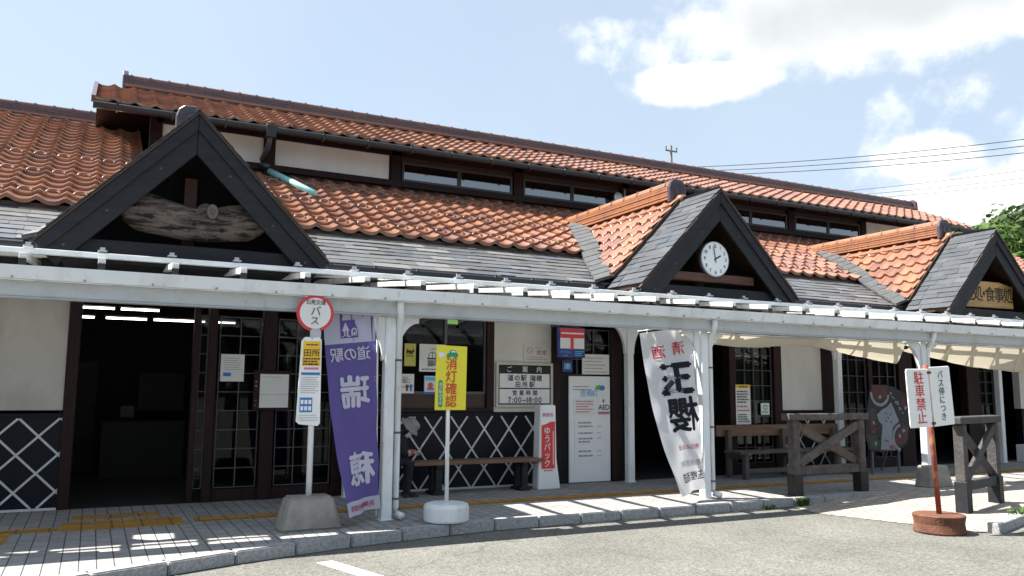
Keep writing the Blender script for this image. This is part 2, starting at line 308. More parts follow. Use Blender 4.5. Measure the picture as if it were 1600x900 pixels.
# ------------------------------------------------------------------ mesh helpers
class MB:
    def __init__(s): s.v = []; s.f = []; s.uv = None; s.parts = []
    def add(s, V, F):
        o = len(s.v); s.parts.append((o, len(s.f))); s.v += [tuple(p) for p in V]; s.f += [tuple(i + o for i in f) for f in F]; return s
    def box(s, x0, x1, y0, y1, z0, z1):
        V = [(x, y, z) for x in (x0, x1) for y in (y0, y1) for z in (z0, z1)]
        return s.add(V, [(0, 1, 3, 2), (4, 6, 7, 5), (0, 4, 5, 1), (2, 3, 7, 6), (0, 2, 6, 4), (1, 5, 7, 3)])
    def bar(s, a, b, w, h, upv=(0, 0, 1)):          # box section beam from a to b: w sideways, h along up
        a = Vector(a); b = Vector(b); d = (b - a).normalized(); u = Vector(upv); r = d.cross(u).normalized(); u = r.cross(d)
        V = [p + r * (sx * w / 2) + u * (sy * h / 2) for p in (a, b) for sx, sy in ((-1, -1), (1, -1), (1, 1), (-1, 1))]
        return s.add(V, [(3, 2, 1, 0), (4, 5, 6, 7), (0, 1, 5, 4), (1, 2, 6, 5), (2, 3, 7, 6), (3, 0, 4, 7)])
    def prism(s, poly, fr, t):                      # 2D outline in a frame, thickness t behind it
        n = len(poly); V = [fr(a, b, 0) for a, b in poly] + [fr(a, b, -t) for a, b in poly]
        return s.add(V, [tuple(range(n)), tuple(reversed(range(n, 2 * n)))] + [(i, i + n, (i + 1) % n + n, (i + 1) % n) for i in range(n)])
    def sheet(s, poly, fr, c=0.):
        return s.add([fr(a, b, c) for a, b in poly], [tuple(range(len(poly)))])
    def rect(s, fr, a0, a1, b0, b1, c=0.):
        return s.sheet([(a0, b0), (a1, b0), (a1, b1), (a0, b1)], fr, c)
    def disc(s, fr, a, b, r, c=0., n=28, ry=None):
        ry = ry or r
        return s.sheet([(a + r * math.cos(i * 2 * math.pi / n), b + ry * math.sin(i * 2 * math.pi / n)) for i in range(n)], fr, c)
    def ring(s, fr, a, b, r0, r1, c=0., n=32, t0=0., t1=2 * math.pi):
        V = []
        for i in range(n + 1):
            t = t0 + (t1 - t0) * i / n
            V += [fr(a + r0 * math.cos(t), b + r0 * math.sin(t), c), fr(a + r1 * math.cos(t), b + r1 * math.sin(t), c)]
        return s.add(V, [(2 * i, 2 * i + 1, 2 * i + 3, 2 * i + 2) for i in range(n)])
    def stroke(s, fr, a0, b0, a1, b1, w, c=0.):
        dx, dy = a1 - a0, b1 - b0; l = math.hypot(dx, dy) or 1; nx, ny = -dy / l * w / 2, dx / l * w / 2
        return s.sheet([(a0 + nx, b0 + ny), (a0 - nx, b0 - ny), (a1 - nx, b1 - ny), (a1 + nx, b1 + ny)], fr, c)
    def tube(s, path, r, n=10, cap=True):
        P = [Vector(p) for p in path]; rr = r if isinstance(r, (list, tuple)) else [r] * len(P)
        rings = []
        for i, p in enumerate(P):
            d = (P[min(i + 1, len(P) - 1)] - P[max(i - 1, 0)]).normalized()
            a = d.cross(Vector((0, 0, 1)) if abs(d.z) < .95 else Vector((0, 1, 0))).normalized(); b = d.cross(a)
            rings.append([p + (a * math.cos(k * 2 * math.pi / n) + b * math.sin(k * 2 * math.pi / n)) * rr[i] for k in range(n)])
        V = [q for g in rings for q in g]; F = []
        for i in range(len(P) - 1):
            for k in range(n): F.append((i * n + k, i * n + (k + 1) % n, (i + 1) * n + (k + 1) % n, (i + 1) * n + k))
        if cap: F += [tuple(reversed(range(n))), tuple(range((len(P) - 1) * n, len(P) * n))]
        return s.add(V, F)
    def lathe(s, prof, c, n=32):                    # prof: (r, z) list
        V = [(c[0] + r * math.cos(k * 2 * math.pi / n), c[1] + r * math.sin(k * 2 * math.pi / n), c[2] + z) for r, z in prof for k in range(n)]
        F = []
        for i in range(len(prof) - 1):
            for k in range(n): F.append((i * n + k, i * n + (k + 1) % n, (i + 1) * n + (k + 1) % n, (i + 1) * n + k))
        F += [tuple(reversed(range(n))), tuple(range((len(prof) - 1) * n, len(prof) * n))]
        return s.add(V, F)
    def build_each(s, name, m, parent=None, **k):   # one object for every separate piece added
        out = []
        for i, (a, fa) in enumerate(s.parts):
            b, fb = s.parts[i + 1] if i + 1 < len(s.parts) else (len(s.v), len(s.f))
            q = MB(); q.add(s.v[a:b], [tuple(x - a for x in f) for f in s.f[fa:fb]]); out.append(q.build(name, m, parent, **k))
        return out
    def build(s, name, m, parent=None, bevel=0., smooth=False, segs=1):
        root = parent
        off = Vector((0, 0, 0))
        while root is not None: off += root.location; root = root.parent
        me = bpy.data.meshes.new(name)
        me.from_pydata([(x - off.x, y - off.y, z - off.z) for x, y, z in s.v], [], s.f)
        if s.uv:
            l = me.uv_layers.new(name='UVMap')
            for p in me.polygons:
                for li in p.loop_indices: l.data[li].uv = s.uv[p.index]
        if bevel > 0:
            bm = bmesh.new(); bm.from_mesh(me)
            bmesh.ops.recalc_face_normals(bm, faces=bm.faces)
            ed = [e for e in bm.edges if len(e.link_faces) == 2 and e.calc_face_angle(0) > .5]
            bmesh.ops.bevel(bm, geom=ed, offset=bevel, segments=segs, affect='EDGES', clamp_overlap=True); bm.to_mesh(me); bm.free()
        me.materials.append(MATS[m])
        if smooth:
            for p in me.polygons: p.use_smooth = True
        me.update()
        o = bpy.data.objects.new(name, me); COL.objects.link(o)
        if parent is not None: o.parent = parent
        return o

def frame(o, ux, uy=(0, 0, 1)):
    o = Vector(o); ux = Vector(ux).normalized(); uy = Vector(uy).normalized(); n = ux.cross(uy)
    return lambda a, b, c=0.: o + ux * a + uy * b + n * c     # n points out of the sign face
def facade(x, z, y=11.85): return frame((x, y, z), (1, 0, 0))  # front faces the camera side (-Y)

def tag(o, label, cat, group=None):
    o['label'] = label; o['category'] = cat
    if group: o['group'] = group
    return o
def thing(name, loc, label, cat, group=None):
    o = bpy.data.objects.new(name, None); o.empty_display_size = .2; o.location = loc; COL.objects.link(o)
    return tag(o, label, cat, group)
def struct(o): o['kind'] = 'structure'; return o
def copy_tree(o, parent=None):
    c = o.copy(); COL.objects.link(c)
    if parent is not None: c.parent = parent
    for ch in list(o.children): copy_tree(ch, c)
    return c

# lettering ---------------------------------------------------------
GL = {}
def glyph(ch, bold):
    k = (ch, bold)
    if k not in GL:
        cu = bpy.data.curves.new('t', 'FONT'); cu.body = ch; cu.size = 1; cu.resolution_u = 3
        ob = bpy.data.objects.new('t', cu); COL.objects.link(ob)
        bpy.context.view_layer.update()
        dg = bpy.context.evaluated_depsgraph_get(); me = bpy.data.meshes.new_from_object(ob.evaluated_get(dg))
        V = [(v.co.x, v.co.y) for v in me.vertices]; F = [tuple(p.vertices) for p in me.polygons]
        bpy.data.objects.remove(ob); bpy.data.curves.remove(cu); bpy.data.meshes.remove(me)
        xs = [p[0] for p in V] or [0]; ys = [p[1] for p in V] or [0]
        GL[k] = (V, F, min(xs), max(xs), min(ys), max(ys))
    return GL[k]
_ref = glyph('国', 0.); EM = (_ref[5] - _ref[4]) / .92; EMY = (_ref[4] + _ref[5]) / 2
def text(mb, fr, s, a, b, cell, c=.003, vertical=False, bold=.0, sx=1., gap=1.0, mirror=False):
    """centre of the line (or column) at a,b; cell = character height"""
    k = cell / EM; items = []
    for ch in s:
        if ch == ' ': items.append((None, .5 * cell)); continue
        g = glyph(ch, 0.)
        w = (g[3] - g[2]) * k * sx
        adv = cell * gap * sx if ord(ch) > 0x2000 and ch not in '・' else w + cell * .1 * gap
        items.append((g, adv))
    if vertical: items = [(g, cell * gap) for g, w in items]
    tot = sum(i[1] for i in items); pos = -tot / 2
    for (g, adv) in items:
        mid = pos + adv / 2; pos += adv
        if g is None: continue
        cx = (g[2] + g[3]) / 2
        bo = bold * .8
        for li, (ox, oy) in enumerate(((0, 0),) if bold <= 0 else ((0, 0), (bo, 0), (-bo, 0), (0, bo), (0, -bo))):
            V = []
            for x, y in g[0]:
                lx = (x + ox - cx) * k * sx; ly = (y + oy - EMY) * k
                if vertical: ly -= mid
                else: lx += mid
                if mirror: lx = -lx
                V.append(fr(a + lx, b + ly, c + li * .0004))
            mb.add(V, g[1])
def lines(mb, fr, a0, a1, b0, b1, n, h, c=.003, seed=1):
    """rows of print too fine to read"""
    r = random.Random(seed)
    for i in range(n):
        b = b1 - (b1 - b0) * (i + .5) / n; a = a0; end = a1 - (a1 - a0) * r.uniform(0, .3)
        while a < end:
            w = min(r.uniform(.8, 3.2) * h, a1 - a); mb.rect(fr, a, a + w, b - h / 2, b + h / 2, c); a += w + h * .35

# ------------------------------------------------------------------ ground, pavement, kerb
PV = .12
mb = MB(); mb.add([(-1500, -1500, 0), (1500, -1500, 0), (1500, 1500, 0), (-1500, 1500, 0)], [(0, 1, 2, 3)])
struct(mb.build('ground', 'asphalt'))

KERB = [(-6, 5.3), (-3, 6.55), (-1.2, 7.22), (.08, 7.72), (1.48, 8.28), (2.6, 8.60), (4.15, 8.88), (5.7, 8.93), (8, 8.93), (10.9, 8.96)]
def kerb_y(x):
    for (x0, y0), (x1, y1) in zip(KERB, KERB[1:]):
        if x <= x1: return y0 + (y1 - y0) * (x - x0) / (x1 - x0)
    return KERB[-1][1]
mb = MB(); P = [(x, y + .13) for x, y in KERB] + [(40, 9.09), (40, 11.84), (-6, 11.84)]
mb.add([(x, y, PV) for x, y in P], [tuple(range(len(P)))])
struct(mb.build('pavement', 'pavers'))
mb = MB(); x = -5.9
while x < 10.6:
    L = .6; x1 = min(x + L, 10.85)
    a = Vector((x + .006, kerb_y(x), 0)); b = Vector((x1 - .006, kerb_y(x1), 0)); d = (b - a).normalized(); n = Vector((-d.y, d.x, 0)) * .145
    z = PV + .003
    V = [a, b, b + n, a + n]; dz = R.uniform(-.003, .003)
    mb.add([(p.x, p.y, -.02) for p in V] + [(p.x, p.y, z + dz) for p in V], [(3, 2, 1, 0), (4, 5, 6, 7), (0, 1, 5, 4), (1, 2, 6, 5), (2, 3, 7, 6), (3, 0, 4, 7)])
    x = x1
struct(mb.build('kerb', 'kerbstone', bevel=.012, segs=2))
mb = MB()
mb.add([(8.85, 8.3, .006), (9.47, 6.3, .006), (10.9, 6.75, .04), (16, 8.1, .10), (40, 8.6, .10), (40, 9.12, .124), (10.8, 9.10, .124), (9.9, 8.93, .06), (9.0, 8.92, .008)],
       [(0, 1, 7, 8), (1, 2, 7), (2, 6, 7), (2, 3, 6), (3, 5, 6), (3, 4, 5)])
struct(mb.build('brick_ramp', 'brick_pavers'))
mb = MB(); d = Vector((1.36, .44, 0)).normalized()
for i in range(8):
    a = Vector((9.52, 6.28, .055)) + d * (.62 * i); mb.bar(a + d * .005, a + d * .612, .14, .13)
struct(mb.build('ramp_kerb', 'kerbstone', bevel=.012))
# soil strip beyond the ramp kerb
mb = MB(); mb.add([(9.7, 6.15, .004), (14, 4.9, .004), (22, 7.5, .004), (16, 7.95, .004)], [(0, 1, 2, 3)]); struct(mb.build('soil_strip', 'gravel_dirt'))
mb = MB(); q = [(x, kerb_y(x)) for x in [-5.8 + .4 * i for i in range(42)]]
for (x0, y0), (x1, y1) in zip(q, q[1:]):
    w0, w1 = .03 + .02 * math.sin(x0 * 5.1), .03 + .02 * math.sin(x1 * 5.1); mb.add([(x0, y0 + .01, .004), (x0, y0 - w0, .004), (x1, y1 - w1, .004), (x1, y1 + .01, .004)], [(0, 1, 2, 3)])
struct(mb.build('gutter_dirt', 'gravel_dirt'))
# tactile strips (4 mm proud, ribbed)
mb = MB(); z = PV + .004
def tact(x0, x1, y0, y1, along=True):
    mb.box(x0, x1, y0, y1, PV + .001, z)
    n = 3
    if along:
        for i in range(n):
            yc = y0 + (y1 - y0) * (i + .5) / n
            mb.box(x0 + .01, x1 - .01, yc - .018, yc + .018, z + .0005, z + .006)
    else:
        k = int(round((x1 - x0) / .1))
        for i in range(k):
            xc = x0 + (x1 - x0) * (i + .5) / k; mb.box(xc - .02, xc + .02, y0 + .01, y1 - .01, z + .0005, z + .006)
x = 1.15
while x < 24: tact(x + .004, x + .296, 10.17, 10.465, True); x += .3
for i in range(4): tact(-.2 + .31 * i, .1 + .31 * i, 10.05, 10.65, False)
for i in range(3): tact(-.1 + .31 * i, .2 + .31 * i, 10.85, 11.15, False)
tact(-.75, -.22, 10.10, 10.35, True)
for i in range(6): tact(-2.5 + .31 * i, -2.2 + .31 * i, 9.55, 10.1, False)
for i in range(5): tact(-2.6 + .31 * i, -2.3 + .31 * i, 8.9, 9.25, True)
struct(mb.build('tactile_paving', 'tactile'))
mb = MB(); mb.add([(1.99, 7.95, .004), (2.85, 4.9, .004), (3.0, 4.94, .004), (2.15, 7.99, .004)], [(0, 1, 2, 3)]); struct(mb.build('road_marking', 'road_paint'))

# unseen dark ridge added behind the viewpoint to darken the window reflections
mb = MB(); n = 72; ring = []
for i in range(n + 1):
    t = rad(170) + rad(205) * i / n; r = 130 + 12 * math.sin(i * 1.7); h = 17 + 5 * math.sin(i * .53) + 3 * math.sin(i * 1.31)
    ring += [(r * math.cos(t) + 5, r * math.sin(t), -.5), ((r + 25) * math.cos(t) + 5, (r + 25) * math.sin(t), h * .75), ((r + 60) * math.cos(t) + 5, (r + 60) * math.sin(t), h)]
mb.add(ring, [(3 * i + k, 3 * i + 3 + k, 3 * i + 4 + k, 3 * i + 1 + k) for i in range(n) for k in (0, 1)])
struct(mb.build('unseen_hills', 'unseen_ridge_leaf'))

# ------------------------------------------------------------------ the station building
WY = 11.85
bld = thing('station_building', (8, WY, PV), 'long one storey station with orange tile roofs and three dark gables', 'building')

def tile_field(mb, O, U, Vv, ncol, nrow, tw, te, keep=None, lift=.058, amp=.052, seed=3, over=.04):
    """rows of wavy pantiles: U along the eave, Vv up the slope"""
    r = random.Random(seed); O = Vector(O); U = Vector(U).normalized(); Vv = Vector(Vv).normalized(); N = U.cross(Vv).normalized()
    if N.z < 0: N = -N
    if mb.uv is None: mb.uv = []
    us = [0, .10, .24, .40, .55, .68, .78, .87, 1.0]
    pf = [.62, .28, .05, -.02, .06, .30, .72, 1.0, .62]
    for j in range(nrow):
        for i in range(ncol):
            c = O + U * ((i + .5) * tw) + Vv * ((j + .5) * te)
            if keep and not keep(c): continue
            dj = r.uniform(-.005, .005); dl = r.uniform(-.012, .012)
            V = []
            for u, p in zip(us, pf):
                base = O + U * ((i + u) * tw); h = amp * p
                sag = -.035 * max(0., math.sin(u / .86 * math.pi))
                f = base + Vv * (j * te + dl + sag)
                V += [f + N * (h + .002), f + N * (h + lift + dj), base + Vv * ((j + 1) * te + over) + N * (h + .004 + dj * .3)]
            o = len(mb.f)
            F = []
            for k in range(len(us) - 1):
                a = 3 * k; F += [(a, a + 3, a + 4, a + 1), (a + 1, a + 4, a + 5, a + 2)]
            mb.add(V, F); mb.uv += [(i + .5, j + .5)] * len(F)
def slab_field(mb, O, U, Vv, length, nrow, ex, keep=None, seed=5, th=.014, wr=(.25, .5)):
    """courses of roofing slates"""
    r = random.Random(seed); O = Vector(O); U = Vector(U).normalized(); Vv = Vector(Vv).normalized(); N = U.cross(Vv).normalized()
    if N.z < 0: N = -N
    if mb.uv is None: mb.uv = []
    for j in range(nrow):
        a = -r.uniform(0, .3); i = 0
        while a < length:
            w = r.uniform(*wr); a0, a1 = max(a, 0) + .004, min(a + w, length); a += w; i += 1
            if a1 - a0 < .03: continue
            c = O + U * ((a0 + a1) / 2) + Vv * ((j + .5) * ex)
            if keep and not keep(c): continue
            l = th + r.uniform(0, .014); dv = r.uniform(-.012, .012); tilt = r.uniform(-.004, .004)
            q = [O + U * a0 + Vv * (j * ex + dv), O + U * a1 + Vv * (j * ex + dv), O + U * a1 + Vv * ((j + 1) * ex + .05), O + U * a0 + Vv * ((j + 1) * ex + .05)]
            V = [q[0] + N * (l + tilt), q[1] + N * (l - tilt), q[2] + N * .006, q[3] + N * .006, q[0] - N * .004, q[1] - N * .004]
            mb.add(V, [(0, 1, 2, 3), (4, 5, 1, 0), (5, 2, 1), (4, 0, 3)]); mb.uv += [(i + .5 + 40 * j, j + .5)] * 4

SL = .467; EY, EZ = 11.07, 3.34
vmain = Vector((0, 1, SL)).normalized()
def mainz(y): return EZ + SL * (y - EY)
XL, XR = -6.0, 28.0
# roof deck with eave thickness
mb = MB()
yb = 19.3
mb.add([(XL, EY, EZ - .02), (XR, EY, EZ - .02), (XR, yb, mainz(yb) - .02), (XL, yb, mainz(yb) - .02), (XL, EY, EZ - .12), (XR, EY, EZ - .12), (XR, yb, mainz(yb) - .14), (XL, yb, mainz(yb) - .14)],
       [(0, 1, 2, 3), (7, 6, 5, 4), (0, 4, 5, 1), (0, 3, 7, 4), (1, 5, 6, 2), (3, 2, 6, 7)])
mb.add([(XL, yb, mainz(yb) - .02), (XR, yb, mainz(yb) - .02), (XR, 28, EZ), (XL, 28, EZ)], [(0, 1, 2, 3)])
mb.build('roof_deck', 'brown_fascia', bld)
# slates on the lower part
mb = MB(); slab_field(mb, (XL, EY - .03, EZ - .012), (1, 0, 0), vmain, XR - XL, 8, .203, wr=(.22, .55)); mb.build('slate_eave', 'slate', bld)
# tiles above
TW, TE = .338, .33
TY = 12.42
mb = MB()
nrow = 12
tile_field(mb, (-4.14, TY, mainz(TY) + .075), (1, 0, 0), vmain, 84, nrow, TW, TE)
# left and right wings run on to a ridge further back
y2 = TY + nrow * TE * vmain.y
tile_field(mb, (-4.14, y2, mainz(y2) + .075), (1, 0, 0), vmain, 14, 10, TW, TE, seed=9)
tile_field(mb, (-4.14 + 83 * TW, y2, mainz(y2) + .075), (1, 0, 0), vmain, 12, 10, TW, TE, seed=10)
tile_field(mb, (-4.14 + 84 * TW, TY, mainz(TY) + .075), (1, 0, 0), vmain, 11, nrow, TW, TE, seed=11)
mb.build('tile_roof', 'glazed_tile', bld, smooth=False)
# closure under the first course of tiles
mb = MB(); mb.box(XL, XR, TY + .03, TY + .10, mainz(TY) - .01, mainz(TY) + .085); mb.build('tile_batten', 'brown_fascia', bld)
# snow guard loops
def loops(mb, O, U, Vv, cols, rows, tw, te, keep=None):
    O = Vector(O); U = Vector(U).normalized(); Vv = Vector(Vv).normalized(); N = U.cross(Vv).normalized()
    if N.z < 0: N = -N
    for j in rows:
        for i in cols:
            c = O + U * ((i + .38) * tw) + Vv * ((j + .16) * te) + N * .04
            if keep and not keep(c): continue
            path = [c + U * (.088 * math.cos(t)) + Vv * (.075 * math.sin(t) + .02) + N * (.045 * math.sin(t) + .02) for t in [math.pi * k / 8 for k in range(9)]]
            mb.tube(path, .016, 6)
mb = MB(); Omt = (-4.14, TY, mainz(TY) + .075)
for row in (1, 5, 9): loops(mb, Omt, (1, 0, 0), vmain, range(0, 84), (row,), TW, TE)
near = sorted(range(len(mb.parts)), key=lambda k: (Vector(mb.v[mb.parts[k][0]]) - cam.location).length)
proto = None; far = MB()
for rank, k in enumerate(near):
    a = mb.parts[k][0]; e_ = mb.parts[k + 1] if k + 1 < len(mb.parts) else (len(mb.v), len(mb.f)); V = mb.v[a:e_[0]]; F = [tuple(q - a for q in f) for f in mb.f[mb.parts[k][1]:e_[1]]]
    if rank >= 95: far.add(V, F)
    elif proto is None: proto = MB().add(V, F).build('snow_guard', 'glazed_tile', bld, smooth=True); v0 = Vector(V[0])
    else:
        c = proto.copy(); COL.objects.link(c); c.location = Vector(V[0]) - v0
far.build('snow_guard', 'glazed_tile', bld, smooth=True)['kind'] = 'stuff'
# black eave gutter along the main eave, broken by the gables
GX = [0.937, 8.79, 15.80]
segs = [(-6, -.62), (2.5, 7.2), (10.38, 14.2), (17.4, 28)]
for a, b in segs:
    mb = MB(); mb.tube([(a, EY - .07, EZ - .08), (b, EY - .07, EZ - .08)], .062, 10)
    x = a + .3
    while x < b: mb.box(x - .012, x + .012, EY - .13, EY, EZ - .13, EZ - .01); x += .62
    mb.build('eave_gutter', 'gutter_black', bld, smooth=False)
# soffit and upper wall band above the canopy
mb = MB(); mb.box(XL, XR, EY + .02, WY + .2, EZ - .20, EZ - .145); mb.build('soffit', 'dark_board', bld)

# ---- gables
GZ, GH, GY = 4.84, 1.045, 10.0      # apex height, slope, front plane
def gable(gx, tag_kind):
    g_sl = {}
    hw = 1.53
    root = None
    # tiles on both slopes, from the slate verge back to the main roof
    mb = MB()
    for sgn in (-1, 1):
        dn = Vector((sgn, 0, -GH)).normalized(); upv = -dn
        y0 = 10.95; ln = 2.12; te = .285; nr = int(ln / te) + 1
        tw = .31
        O = Vector((gx, y0, GZ + .05)) + dn * (nr * te)
        keep = lambda c: c.z > mainz(c.y) + .10 and c.z < GZ + .2
        if sgn < 0: tile_field(mb, O + Vector((0, 14 * tw, 0)), (0, -1, 0), upv, 14, nr, tw, te, keep, seed=21)
        else: tile_field(mb, O, (0, 1, 0), upv, 14, nr, tw, te, keep, seed=22)
    g = mb.build('gable_roof', 'glazed_tile', bld)
    # deck under it
    mb = MB()
    V = []
    for y in (GY + .02, 15.2):
        V += [(gx - hw, y, GZ - GH * hw), (gx, y, GZ), (gx + hw, y, GZ - GH * hw), (gx + hw, y, GZ - GH * hw - .07), (gx, y, GZ - .09), (gx - hw, y, GZ - GH * hw - .07)]
    mb.add(V, [(0, 1, 7, 6), (1, 2, 8, 7), (2, 3, 9, 8), (3, 4, 10, 9), (4, 5, 11, 10), (5, 0, 6, 11), (0, 5, 4, 1), (1, 4, 3, 2), (6, 7, 10, 11), (7, 8, 9, 10)])
    mb.build('gable_deck', 'brown_fascia', g)
    # slate verge
    mb = MB()
    for sgn in (-1, 1):
        dn = Vector((sgn, 0, -GH)).normalized(); L = 2.245
        O = Vector((gx, GY - .03, GZ + .015)) + dn * L
        if sgn < 0: slab_field(mb, O + Vector((0, .96, 0)), (0, -1, 0), -dn, .96, 16, .1405, seed=31, wr=(.28, .5), th=.010)
        else: slab_field(mb, O, (0, 1, 0), -dn, .96, 16, .1405, seed=32, wr=(.28, .5), th=.010)
    mb.build('slate_verge', 'slate_dark', g)
    # raised dark edge where the tiles start
    mb = MB()
    for sgn in (-1, 1):
        dn = Vector((sgn, 0, -GH)).normalized()
        a = Vector((gx, 10.955, GZ + .04)); mb.bar(a + dn * .05, a + dn * 2.02, .05, .11, (0, 0, 1))
    mb.build('tile_edge', 'brown_fascia', g)
    # barge boards: two layers each side
    for sgn in (-1, 1):
        fr = frame((gx, GY, 0), (1, 0, 0))
        b = MB()
        def lane(off0, off1, x0, x1, yf, th, mbx):
            f2 = frame((gx, yf, 0), (1, 0, 0))
            pts = [(sgn * x0, GZ - GH * x0 - off0), (sgn * x1, GZ - GH * x1 - off0), (sgn * (x1 - (off1 - off0) * .50), GZ - GH * (x1 - (off1 - off0) * .50) - off1), (sgn * x0, GZ - GH * x0 - off1)]
            if sgn > 0: pts = pts[::-1]
            mbx.prism(pts, f2, th)
        lane(.085, .50, 0.0015, hw + .03, GY + .012, .05, b)
        bb = b.build('bargeboard', 'dark_board', g, bevel=.006)
        b = MB(); lane(.03, .215, 0.0015, hw + .05, GY - .018, .03, b)
        b.build('moulding', 'dark_board', bb, bevel=.004)
        b = MB(); lane(-.005, .028, 0.0015, hw + .08, GY - .035, .05, b); b.build('drip_edge', 'brown_fascia', bb)
        b = MB()
        for q in (.38, .9, 1.3):
            c = fr(sgn * q, GZ - GH * q - .33, -.003); b.disc(frame((c.x, GY - .002 + .01, c.z), (1, 0, 0)), 0, 0, .016, .004, 10)
        b.build_each('bolt', 'bolt_dark', bb)
    # recessed panel, tie beam and king post
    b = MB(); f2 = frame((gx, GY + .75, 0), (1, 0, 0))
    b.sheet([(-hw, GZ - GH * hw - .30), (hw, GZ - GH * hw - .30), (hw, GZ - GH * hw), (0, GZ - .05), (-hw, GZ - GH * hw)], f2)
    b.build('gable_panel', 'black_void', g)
    b = MB(); b.box(gx - 1.42, gx + 1.42, GY + .10, GY + .30, 3.06, 3.26); b.build('tie_beam', 'dark_board', g, bevel=.01)
    b = MB(); b.box(gx - .07, gx + .07, GY + .52, GY + .62, 3.3, 4.16); b.build('king_post', 'red_wood', g)
    b = MB(); b.box(gx - 1.3, gx + 1.3, GY + .05, 11.4, 2.99, 3.055); b.build('gable_soffit', 'dark_board', g)
    # ridge: stacked courses, cap, end tile
    b = MB(); b.uv = []
    yr = 14.75
    for k in range(5):
        w = .135 - .007 * k + (.016 if k % 2 else 0); z0 = GZ + .07 + k * .05
        n0 = len(b.f)
        i = 0; y = 11.12
        while y < yr:
            b.box(gx - w, gx + w, y, min(y + .29, yr), z0, z0 + .036); y += .295; i += 1
        b.uv += [(k + .5, 3.5)] * (len(b.f) - n0)
    n0 = len(b.f)
    b.tube([(gx, 11.12, GZ + .335), (gx, yr, GZ + .335)], .085, 12)
    b.uv += [(7.5, 1.5)] * (len(b.f) - n0)
    y = 11.3
    while y < yr:
        n0 = len(b.f); b.tube([(gx, y, GZ + .335), (gx, y + .035, GZ + .335)], .098, 12); b.uv += [(8.5, 2.5)] * (len(b.f) - n0); y += .42
    n0 = len(b.f)
    for sgn in (-1, 1):
        b.bar((gx + sgn * .17, 11.08, GZ - .05), (gx + sgn * .17, yr, GZ - .05), .14, .03, (sgn * .75, 0, 1)); 
    b.uv += [(9.5, 4.5)] * (len(b.f) - n0)
    b.build('gable_ridge', 'ridge_tile_orange', g)
    b = MB(); fo = frame((gx, 11.06, GZ), (1, 0, 0))
    ol = [(-.18, 0), (-.18, .26), (-.15, .36), (-.08, .415), (.08, .415), (.15, .36), (.18, .26), (.18, 0)]
    b.prism(ol, fo, .08); o1 = b.build('ridge_end_tile', 'oni_tile', g, bevel=.015)
    b = MB(); b.ring(fo, 0, .20, .05, .085, .012); b.ring(fo, 0, .20, .12, .14, .012, t0=.2, t1=2.9); b.build('end_tile_relief', 'oni_tile', o1)
    b = MB()
    b.tube([(gx, 10.90, GZ + .03), (gx, 11.05, GZ + .05)], [.075, .085], 12); b.build('ridge_cap', 'ridge_tile_orange', g, smooth=True)
    # slate valley flashings
    for sgn in (-1, 1):
        b = MB(); jn = MB()
        prev = None; n = 14
        for k in range(n + 1):
            y = 10.98 + (14.3 - 10.98) * k / n; x = gx + sgn * (GZ - mainz(y)) / GH; z = mainz(y)
            up_ = .10 + .09 * min(1, max(0, (y - 12.1) / .5))
            p = Vector((x - sgn * .10, y, z + up_ + .10)); q = Vector((x + sgn * .29, y - .02, z + up_ - .02))
            if prev:
                a0, a1 = prev; b0, b1 = p.lerp(a0, .13), q.lerp(a1, .13); dn_ = Vector((0, 0, -.05))
                b.add([a0, a1, b1, b0, a0 + dn_, a1 + dn_, b1 + dn_, b0 + dn_], [(0, 1, 2, 3), (0, 4, 5, 1), (1, 5, 6, 2), (2, 6, 7, 3), (3, 7, 4, 0)])
                dz = Vector((0, 0, -.012)); jn.add([a0 + dz, a1 + dz, q + dz, p + dz], [(0, 1, 2, 3)])
            prev = (p, q)
        vv = b.build('valley_flashing', 'valley_slate', g); jn.build('valley_joint', 'valley_joint', vv)
    return g
gables = [gable(x, i) for i, x in enumerate(GX)]

# ---- clerestory and upper roof
CY = 16.2; CXL, CXR = .78, 23.2
cz0, cz1 = mainz(CY) - .05, 6.72
mb = MB(); mb.box(CXL, CXR, CY, CY + 2.8, cz0, cz1 - .0); mb.build('clerestory_wall', 'brown_fascia', bld)
def pane_wall(x0, x1):
    m_ = MB(); m_.box(x0, x1, CY - .03, CY - .002, 5.98, 6.50); m_.build('plaster_panel', 'plaster_upper', bld)
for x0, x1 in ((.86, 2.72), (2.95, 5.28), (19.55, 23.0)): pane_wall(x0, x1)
mb = MB()
for x in (.78, 2.83, 5.42, 8.30, 11.2, 13.75, 16.62, 19.42, 22.5): mb.box(x - .11, x + .11, CY - .10, CY - .0, cz0, cz1)
mb.box(CXL, CXR, CY - .11, CY - .034, 5.84, 5.97); mb.box(CXL, CXR, CY - .10, CY - .034, 6.50, 6.72)
mb.build('clerestory_framing', 'maroon_wood', bld, bevel=.008)
def cwin(x0, x1):
    f = MB(); w = .045; z0, z1 = 5.98, 6.40
    f.box(x0, x1, CY - .08, CY - .03, z0, z0 + w); f.box(x0, x1, CY - .08, CY - .03, z1 - w, z1)
    xm = (x0 + x1) / 2
    for x in (x0, xm - w * .7, xm + w * .1, x1 - w): f.box(x, x + w, CY - .079, CY - .031, z0 + .002, z1 - .002)
    fo = f.build('clerestory_window', 'bolt_dark', bld)
    p = MB(); p.box(x0 + .01, x1 - .01, CY - .055, CY - .05, z0 + .01, z1 - .01); p.build('pane', 'clerestory_glass', fo)
for a, b in ((5.56, 8.16), (8.44, 11.0), (11.4, 13.6), (13.9, 16.48), (16.76, 19.28)): cwin(a, b)
